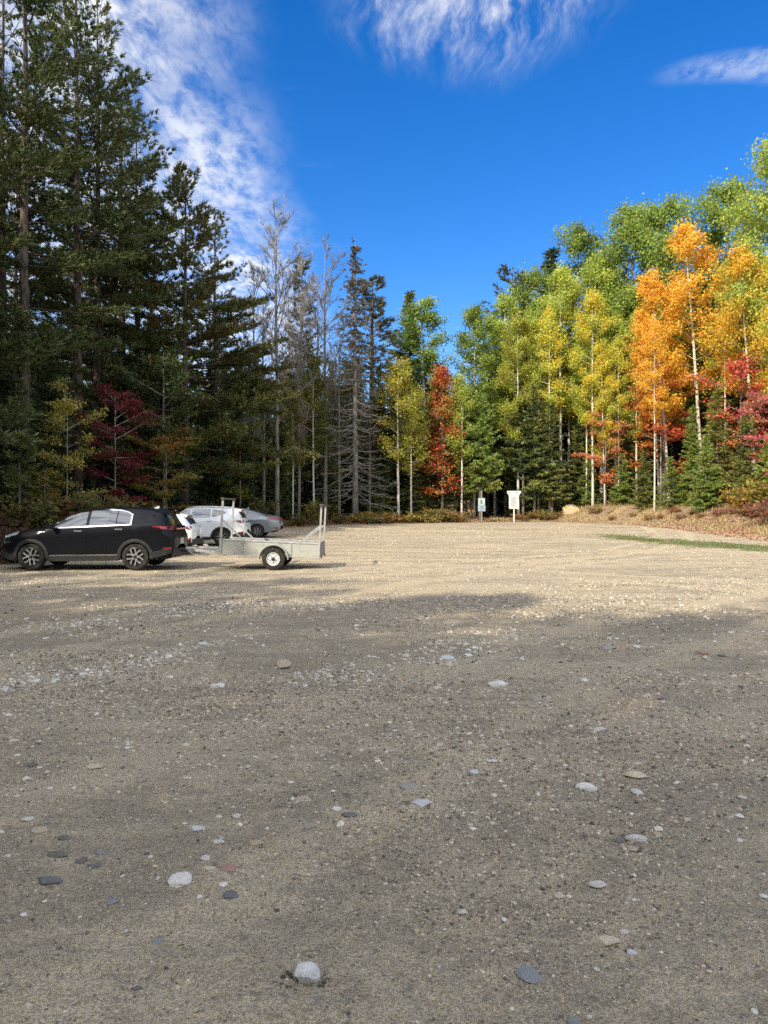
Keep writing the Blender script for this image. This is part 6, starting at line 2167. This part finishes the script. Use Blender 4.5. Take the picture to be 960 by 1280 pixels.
# ------------------------------------------------------------------ stones
def lump(seed, sub=2, angular=0.35, flat=0.6, cuts=9, dr=(0.62, 0.95)):
    import bmesh
    bm = bmesh.new()
    bmesh.ops.create_icosphere(bm, subdivisions=sub, radius=1.0)
    rng = np.random.default_rng(seed)
    co = np.array([v.co[:] for v in bm.verts])
    # facets: cut the ball with random planes, then roughen
    for _ in range(cuts):
        nrm = unit(rng.normal(0, 1, 3))
        dd = rng.uniform(*dr)
        s = co @ nrm
        over = s > dd
        co[over] -= (nrm * (s[over] - dd)[:, None]) * (0.55 + angular)
    q = co * 1.7 + seed
    r_ = 1 + 0.16 * (vnoise(q[:, 0] + q[:, 2] * .7, q[:, 1] - q[:, 2] * .6, seed)) + 0.05 * rng.normal(0, 1, len(co)) * 0.6
    co = co * r_[:, None]
    co[:, 2] *= flat
    T = np.array([[v.index for v in f.verts] for f in bm.faces])
    bm.free()
    ge = Geo()
    ge.add(co, None, T)
    return ge


BIG = lump(907, 3, 0.5, 0.9, 6, (0.42, 0.75))
STONES = [lump(100 + i, 3 if i < 3 else 2, 0.2 + 0.1 * (i % 4), (0.95, 0.9, 0.9, 0.8, 0.95, 0.85, 0.9, 0.9)[i], 9, (0.58, 0.93))  .mesh('stone', M['stone'], True, 27) for i in range(8)]
SMALL = [lump(150 + i, 1, 0.3, (0.7, 0.55, 0.62, 0.5)[i]).mesh('pebble', M['stone'], True, 60) for i in range(4)]
WHT, PGR, PBL, BLUE, TAN, BEI, DKG, SLT, RST, GRY = (0.90, 0.86, 0.79), (0.72, 0.68, 0.61), (0.70, 0.72, 0.72), (0.30, 0.31, 0.32), (0.56, 0.46, 0.33), (0.72, 0.62, 0.47), (0.19, 0.175, 0.15), (0.185, 0.185, 0.185), (0.46, 0.29, 0.22), (0.42, 0.39, 0.34)
rk = random.Random(5)


def stone(px, py, wpx, hpx, col, label, me=None, group='stones lying on the gravel lot', rise=None):
    x, y, z = ground_at(px, py + hpx * 0.30)
    sc = y / F_PX
    a = wpx * 0.5 * sc
    fore = (CAM_H - z) / math.hypot(y, CAM_H)        # how much depth is squeezed
    o = bpy.data.objects.new('stone', me or STONES[rk.randrange(8)])
    COL.objects.link(o)
    flush = rise is not None and rise < 0.03
    c = a * (0.28 if flush else (0.36 if col in (DKG, SLT) else 0.46))
    b = (hpx * sc * 0.5 - (0.1 if flush else 0.45) * c) / max(fore, 0.10)
    b = min(a * 1.10, max(a * 0.55, b))
    if rise and rise > 0.05:
        b, c = a * 0.78, rise
    o.location = (x, y, z + c * (0.02 if flush else 0.16))
    o.scale = (a, b, c)
    o.rotation_euler = (rk.uniform(-.1, .1), rk.uniform(-.1, .1), rk.choice([0, math.pi]) + rk.uniform(-.25, .25))
    o.color = (*col, 1)
    return tag(o, label, 'stone', group)


LISTED = [
    (380, 1217, 42, 34, (0.80, 0.79, 0.77), 'grey white angular stone in a small hollow, nearest big stone', 0, 0.075),
    (223, 1095, 32, 22, WHT, 'white notched stone left of the centre foreground', 1, None),
    (245, 1035, 24, 9, PBL, 'flat pale blue oval stone above the white notched stone', 3, None),
    (271, 1052, 20, 8, PGR, 'grey flat pebble just below the pale blue oval stone', 3, None),
    (320, 1053, 22, 8, TAN, 'tan flat pebble right of the grey flat pebble', 3, None),
    (256, 1071, 14, 9, PGR, 'pale pebble right above the white notched stone', 4, None),
    (260, 1085, 18, 8, BEI, 'beige flat pebble beside the reddish embedded stone', 3, None),
    (283, 1083, 24, 12, RST, 'reddish stone sunk in the gravel', 3, 0.012),
    (279, 1105, 13, 8, WHT, 'small white pebble below the reddish stone', 4, None),
    (289, 1116, 24, 12, SLT, 'blue grey stone sunk below the small white pebble', 5, 0.014),
    (249, 1120, 9, 8, WHT, 'tiny bright white pebble right of the white notched stone', 4, None),
    (296, 1019, 14, 8, PGR, 'pale oval pebble standing alone above the pebble cluster', 4, None),
    (437, 1017, 22, 9, SLT, 'dark blue grey flat stone in the middle foreground', 3, None),
    (420, 1010, 14, 7, WHT, 'white pebble next to the dark blue grey flat stone', 4, None),
    (385, 1034, 12, 6, GRY, 'grey pebble left of the dark blue grey stone', 4, None),
    (380, 997, 24, 9, TAN, 'tan stone sunk in sand above the dark blue grey stone', 3, 0.012),
    (526, 1001, 24, 10, PBL, 'pale blue sunk stone near the centre', 3, 0.014),
    (593, 964, 16, 8, PBL, 'pale blue pebble right of the centre', 4, None),
    (616, 951, 15, 6, WHT, 'small white flat pebble above the pale blue pebble', 3, None),
    (513, 980, 30, 12, GRY, 'grey stone almost level with the gravel', 3, 0.012),
    (733, 982, 30, 14, WHT, 'large white grey flat stone right of the centre', 5, None),
    (796, 969, 32, 8, BEI, 'long beige flat stone behind the white grey one', 3, None),
    (796, 988, 17, 11, PGR, 'rounded grey pebble right of the white grey flat stone', 4, None),
    (797, 1048, 30, 11, PGR, 'pale pointed flat stone near a tan pebble', 1, None),
    (790, 1059, 14, 11, TAN, 'tan pebble in front of the pale pointed stone', 4, None),
    (822, 1042, 13, 7, TAN, 'brown pebble right of the pale pointed stone', 4, None),
    (775, 1050, 15, 7, SLT, 'dark flat pebble left of the pale pointed stone', 3, None),
    (699, 1117, 14, 12, BEI, 'cream pebble with a dark twin beside it', 2, None),
    (712, 1120, 8, 6, WHT, 'tiny white pebble right of the cream pebble', 4, None),
    (577, 1138, 17, 14, PGR, 'grey white pebble low in the centre', 6, None),
    (757, 1174, 36, 16, BEI, 'beige white oblong stone near the lower right', 3, None),
    (780, 1164, 13, 8, PGR, 'smooth pale pebble touching the oblong stone', 4, None),
    (791, 1190, 15, 9, PBL, 'blue grey chip below the smooth pale pebble', 5, None),
    (662, 1212, 36, 22, BLUE, 'large blue grey stone lying flush with the gravel', 3, 0.016),
    (748, 1105, 28, 9, PGR, 'pale streaked flat stone above the cream pebble', 3, None),
    (717, 1276, 20, 12, BLUE, 'blue grey stone cut by the lower border', 4, None),
    (620, 854, 26, 10, WHT, 'white flat stone in the middle distance', 1, None),
    (673, 874, 20, 8, GRY, 'dull grey flat stone below the white flat stone', 5, None),
    (353, 828, 26, 12, TAN, 'tan speckled round stone on the left middle ground', 0, None),
    (271, 856, 20, 8, WHT, 'bright white stone left of the tan speckled stone', 1, None),
    (209, 861, 17, 6, TAN, 'tan flat pebble left of the bright white stone', 3, None),
    (231, 930, 13, 8, BEI, 'beige round pebble on the left', 2, None),
    (118, 958, 24, 7, BEI, 'long beige flat pebble left of the beige round pebble', 3, None),
    (158, 934, 9, 5, WHT, 'tiny pale pebble left of the beige round one', 4, None),
    (38, 955, 16, 7, DKG, 'dark angular pebble near the left border', 5, None),
    (730, 849, 10, 6, WHT, 'small white pebble right of the white flat stone', 4, None),
    (829, 873, 13, 6, DKG, 'dark pebble on the right middle ground', 4, None),
    (902, 818, 11, 6, DKG, 'dark pebble far to the right', 4, None),
    (760, 809, 22, 7, GRY, 'grey stone on the right middle ground', 3, None),
    (796, 807, 10, 5, WHT, 'white pebble right of the grey stone', 4, None),
    (877, 816, 20, 5, RST, 'pinkish flat pebble near the far dark pebble', 3, None),
    (60, 1099, 38, 12, SLT, 'long dark slate at the left', 3, None),
    (100, 1075, 18, 10, DKG, 'dark angular slate above the long dark slate', 5, None),
    (72, 1067, 30, 9, DKG, 'dark thin slate left of the dark angular slate', 3, None),
    (116, 1082, 20, 7, SLT, 'grey slate flake right of the dark angular slate', 3, None),
    (80, 1046, 18, 8, DKG, 'small dark pebble above the slates', 4, None),
    (33, 1023, 18, 8, PGR, 'pale pebble left of the small dark pebble', 4, None),
    (50, 1035, 26, 9, TAN, 'tan stone just below the pale pebble', 3, 0.016),
    (124, 1064, 14, 8, BLUE, 'bluish pebble right of the slates', 4, None),
    (140, 1122, 15, 18, BLUE, 'bluish stone flush with the gravel left of the white notched stone', 3, 0.012),
    (196, 1175, 14, 12, BLUE, 'bluish chip low on the left', 5, 0.012),
    (171, 1235, 16, 7, SLT, 'dark blue chip near the lower left', 3, None),
    (28, 1143, 10, 6, WHT, 'white chip near the left border', 4, None),
    (928, 996, 13, 6, PGR, 'pale pebble near the right border', 4, None),
    (955, 1119, 11, 9, WHT, 'white pebble on the right border', 4, None),
    (925, 1019, 12, 7, WHT, 'white pebble just below the pale pebble near the right border', 2, None),
    (925, 1050, 8, 5, WHT, 'tiny white pebble below the others near the right border', 4, None),
    (944, 1264, 9, 8, WHT, 'white pebble in the lower right corner', 4, None),
    (913, 1252, 11, 10, GRY, 'grey pebble beside the white one in the lower right corner', 4, None),
    (793, 1094, 8, 5, WHT, 'tiny white pebble right of the pale streaked stone', 4, None),
    (746, 1211, 9, 7, PGR, 'small pale pebble right of the flush blue grey stone', 4, None),
    (630, 1149, 8, 6, WHT, 'small white pebble right of the grey white pebble', 4, None),
    (500, 858, 16, 6, GRY, 'grey pebble in the middle of the lot', 3, None),
    (508, 818, 12, 7, BEI, 'beige pebble in the middle of the lot', 2, None),
    (560, 822, 22, 5, PBL, 'pale blue flat pebble among a patch of pebbles', 3, None),
    (585, 818, 12, 5, WHT, 'white pebble at the end of the pebble patch', 4, None),
    (562, 830, 13, 6, BEI, 'cream pebble at the lower side of the pebble patch', 4, None),
    (545, 860, 18, 5, BEI, 'long cream flat pebble below the pebble patch', 3, None),
    (640, 878, 9, 5, PGR, 'small grey pebble left of the dull grey flat stone', 4, None),
    (750, 911, 20, 7, PGR, 'pale flat pebble right below the dull grey stone', 3, None),
    (742, 915, 9, 6, TAN, 'tan pebble touching the pale flat pebble', 4, None),
    (490, 907, 12, 7, GRY, 'grey pebble near the lot centre', 4, None),
    (494, 913, 9, 4, WHT, 'white chip beside the grey pebble near the lot centre', 4, None),
    (550, 930, 12, 6, BEI, 'beige pebble below the lot centre', 4, None),
    (210, 820, 12, 6, WHT, 'white stone in the row of stones on the left', 2, None),
    (185, 824, 10, 5, WHT, 'white pebble left in the row of stones', 4, None),
    (254, 804, 15, 6, PGR, 'grey stone at the upper end of the row of stones', 2, None),
    (102, 842, 13, 5, WHT, 'white pebble low in the row of stones', 3, None),
    (45, 850, 13, 7, WHT, 'white round stone near the left border', 2, None),
    (58, 849, 12, 6, GRY, 'grey stone right of the white round stone', 2, None),
    (6, 860, 14, 7, PGR, 'grey stone cut by the left border', 2, None),
    (57, 797, 9, 5, WHT, 'white pebble far to the left', 4, None),
    (16, 925, 16, 7, BEI, 'beige pebble at the left border', 3, None),
]
for px, py, wp, hp, col, label, mi, rise in LISTED:
    stone(px, py, wp, hp, col, label, STONES[mi] if rise != 0.075 else BIG.mesh('stone', M['stone'], True, 25), rise=rise if rise != 0.075 else 0.056)

# small pebbles one can still count, nearest first; nothing tells them apart
SG = {True: 'small pale pebbles strewn over the lot', False: 'small dark pebbles strewn over the lot'}
rn = np.random.default_rng(9)
cnt = 0
while cnt < 170:
    px, py = rn.uniform(-10, 970), 740 + 540 * rn.random() ** 1.1
    x, y, z = ground_at(px, py)
    if vnoise(np.array([x * 0.9]), np.array([y * 0.7]), 3)[0] < rn.uniform(-0.45, 0.3):
        continue
    cnt += 1
    wp = rn.uniform(4.5, 10) * (0.75 + 0.25 * (py - 740) / 540)
    pale = bool(rn.random() < 0.62)
    o = bpy.data.objects.new('pebble', SMALL[rn.integers(0, 4)])
    COL.objects.link(o)
    a = wp * 0.5 * y / F_PX
    o.location = (x, y, z + a * 0.12)
    o.scale = (a, a * rn.uniform(0.7, 1.1), a * rn.uniform(0.6, 0.95))
    o.rotation_euler = (rn.uniform(-.2, .2), rn.uniform(-.2, .2), rn.uniform(0, 6.28))
    base = ((0.80, 0.74, 0.64), (0.66, 0.58, 0.46), (0.60, 0.57, 0.52), (0.88, 0.84, 0.76))[rn.integers(0, 4)] if pale else ((0.13, 0.125, 0.12), (0.19, 0.175, 0.155), (0.15, 0.16, 0.18))[rn.integers(0, 3)]
    o.color = (*base, 1)
    tag(o, 'small pale pebble on the gravel' if pale else 'small dark pebble on the gravel', 'pebble', SG[pale])

# dark crumbs of damp soil lying in the hollow of the nearest stone
for i in range(22):
    t = rk.choice([rk.uniform(2.4, 4.6), rk.uniform(2.4, 4.6), rk.uniform(5.3, 6.9)])
    rr_ = rk.uniform(0.050, 0.082)
    x, y = -0.267 + math.cos(t) * rr_, 2.475 + math.sin(t) * rr_ * 0.9
    o = bpy.data.objects.new('soil_crumb', SMALL[i % 4])
    COL.objects.link(o)
    q = rk.uniform(0.004, 0.009)
    o.location = (x, y, gz1(x, y) + q * 0.2)
    o.scale = (q * 1.3, q, q * 0.7)
    o.rotation_euler = (0, 0, rk.uniform(0, 6.28))
    o.color = (0.075, 0.06, 0.045, 1)
    tag(o, 'dark soil crumb in the hollow round the nearest big stone', 'soil crumb', 'soil crumbs round the nearest stone')

# gravel too fine to count
def gravel(N, depth_fn, size_fn, name, label, mask=None, mat_='gravel', even=0.5):
    px = rn.uniform(-40, 1000, N)
    y = depth_fn(N)
    x = (px - 480) / F_PX * y
    k = rn.random(N) < np.clip(even + 1.5 * (vnoise(x * 0.55 + 0.2 * y, y * 0.9, 71) + 0.55 * vnoise(x * 1.9, y * 2.2, 72)), 0.05, 1)
    k &= lot_dist(x, y) < -0.2
    if mask is not None:
        k &= mask(x, y)
    x, y = x[k], y[k]
    z = gz(x, y)
    n_ = len(x)
    s = size_fn(y) * np.clip(np.exp(rn.normal(0, 0.42, n_)), 0.4, 2.2)
    base = np.array([(1, 0, 0), (-1, 0, 0), (0, 1, 0), (0, -1, 0), (0, 0, 1), (0.6, 0.6, 0.45), (-0.6, 0.6, 0.4), (0.6, -0.6, 0.45), (-0.55, -0.6, 0.45)], float)
    tris = np.array([(0, 5, 7), (0, 2, 5), (2, 6, 5), (2, 1, 6), (1, 8, 6), (1, 3, 8), (3, 7, 8), (3, 0, 7), (5, 6, 4), (6, 8, 4), (8, 7, 4), (7, 5, 4)])
    V = base[None] * rn.uniform(0.65, 1.25, (n_, 9, 1)) * s[:, None, None]
    V[..., 2] *= rn.uniform(0.5, 1.0, (n_, 1))
    V[..., 1] *= rn.uniform(0.55, 1.1, (n_, 1))
    az = rn.uniform(0, 6.283, n_)
    ca, sa = np.cos(az)[:, None], np.sin(az)[:, None]
    V = np.stack([V[..., 0] * ca - V[..., 1] * sa, V[..., 0] * sa + V[..., 1] * ca, V[..., 2]], -1)
    V = V + np.stack([x, y, z - s * 0.12], -1)[:, None, :]
    ge = Geo()
    ge.add(V.reshape(-1, 3), None, (tris[None] + (np.arange(n_) * 9)[:, None, None]).reshape(-1, 3))
    o = ge.obj(name, M[mat_])
    o['kind'] = 'stuff'
    return tag(o, label, 'gravel')


gravel(26000, lambda N: 2.0 + 5.0 * rn.random(N) ** 1.4, lambda y: 0.0036 + 0.0008 * y, 'gravel', 'fine gravel covering the near part of the lot')
gravel(30000, lambda N: 5.0 * (17.0 / 5.0) ** rn.random(N), lambda y: 0.004 + 0.0009 * y, 'gravel', 'loose gravel over the shaded middle of the lot')
gravel(16000, lambda N: 15.0 * (46.0 / 15.0) ** rn.random(N), lambda y: 0.006 + 0.00055 * y, 'gravel', 'pale gravel over the sunlit far part of the lot')

# rows and patches of paler pebbles washed out of the tracks
def near_lines(x, y):
    """closeness to the washed out rows, given by points the photograph shows"""
    best = np.full(len(x), 9.0)
    for pts in (((-20, 856), (40, 850), (120, 838), (210, 821), (300, 792)), ((400, 842), (520, 820), (640, 795)), ((470, 835), (560, 824), (600, 818)), ((-10, 790), (120, 778), (260, 762)), ((200, 765), (330, 756), (420, 758))):
        q = [ground_at(*p)[:2] for p in pts]
        for (ax, ay), (bx, by) in zip(q[:-1], q[1:]):
            dx, dy = bx - ax, by - ay
            t = np.clip(((x - ax) * dx + (y - ay) * dy) / (dx * dx + dy * dy), 0, 1)
            best = np.minimum(best, np.hypot(x - ax - t * dx, y - ay - t * dy) / (0.16 + 0.022 * y))
    return rn.random(len(x)) < np.exp(-best ** 2) * 0.62 + 0.03


gravel(60000, lambda N: 3.6 * (13.6 / 3.6) ** rn.random(N), lambda y: 0.0065 + 0.0013 * y, 'pale_gravel', 'pale pebbles washed out in rows and patches', near_lines, 'pale_gravel', 0.75)

gravel(30000, lambda N: 2.0 * (13.0 / 2.0) ** rn.random(N), lambda y: 0.0032 + 0.0010 * y, 'soil_clods', 'dark crumbly bits of soil and grit on the lot', None, 'clod', 0.12)

# the tan boulder by the trail
x, y, z = (713 - 480) * 57.5 / F_PX, 57.5, gz1((713 - 480) * 57.5 / F_PX, 57.5)
bo = bpy.data.objects.new('boulder', lump(301, 4, 0.3, 0.75).mesh('boulder', M['stone'], True, 40))
COL.objects.link(bo)
bo.location = (x, y, z + 0.08)
bo.scale = (0.80, 0.62, 0.72)
bo.color = (0.56, 0.42, 0.24, 1)
tag(bo, 'big tan boulder at the wood edge right of the notice board', 'boulder')
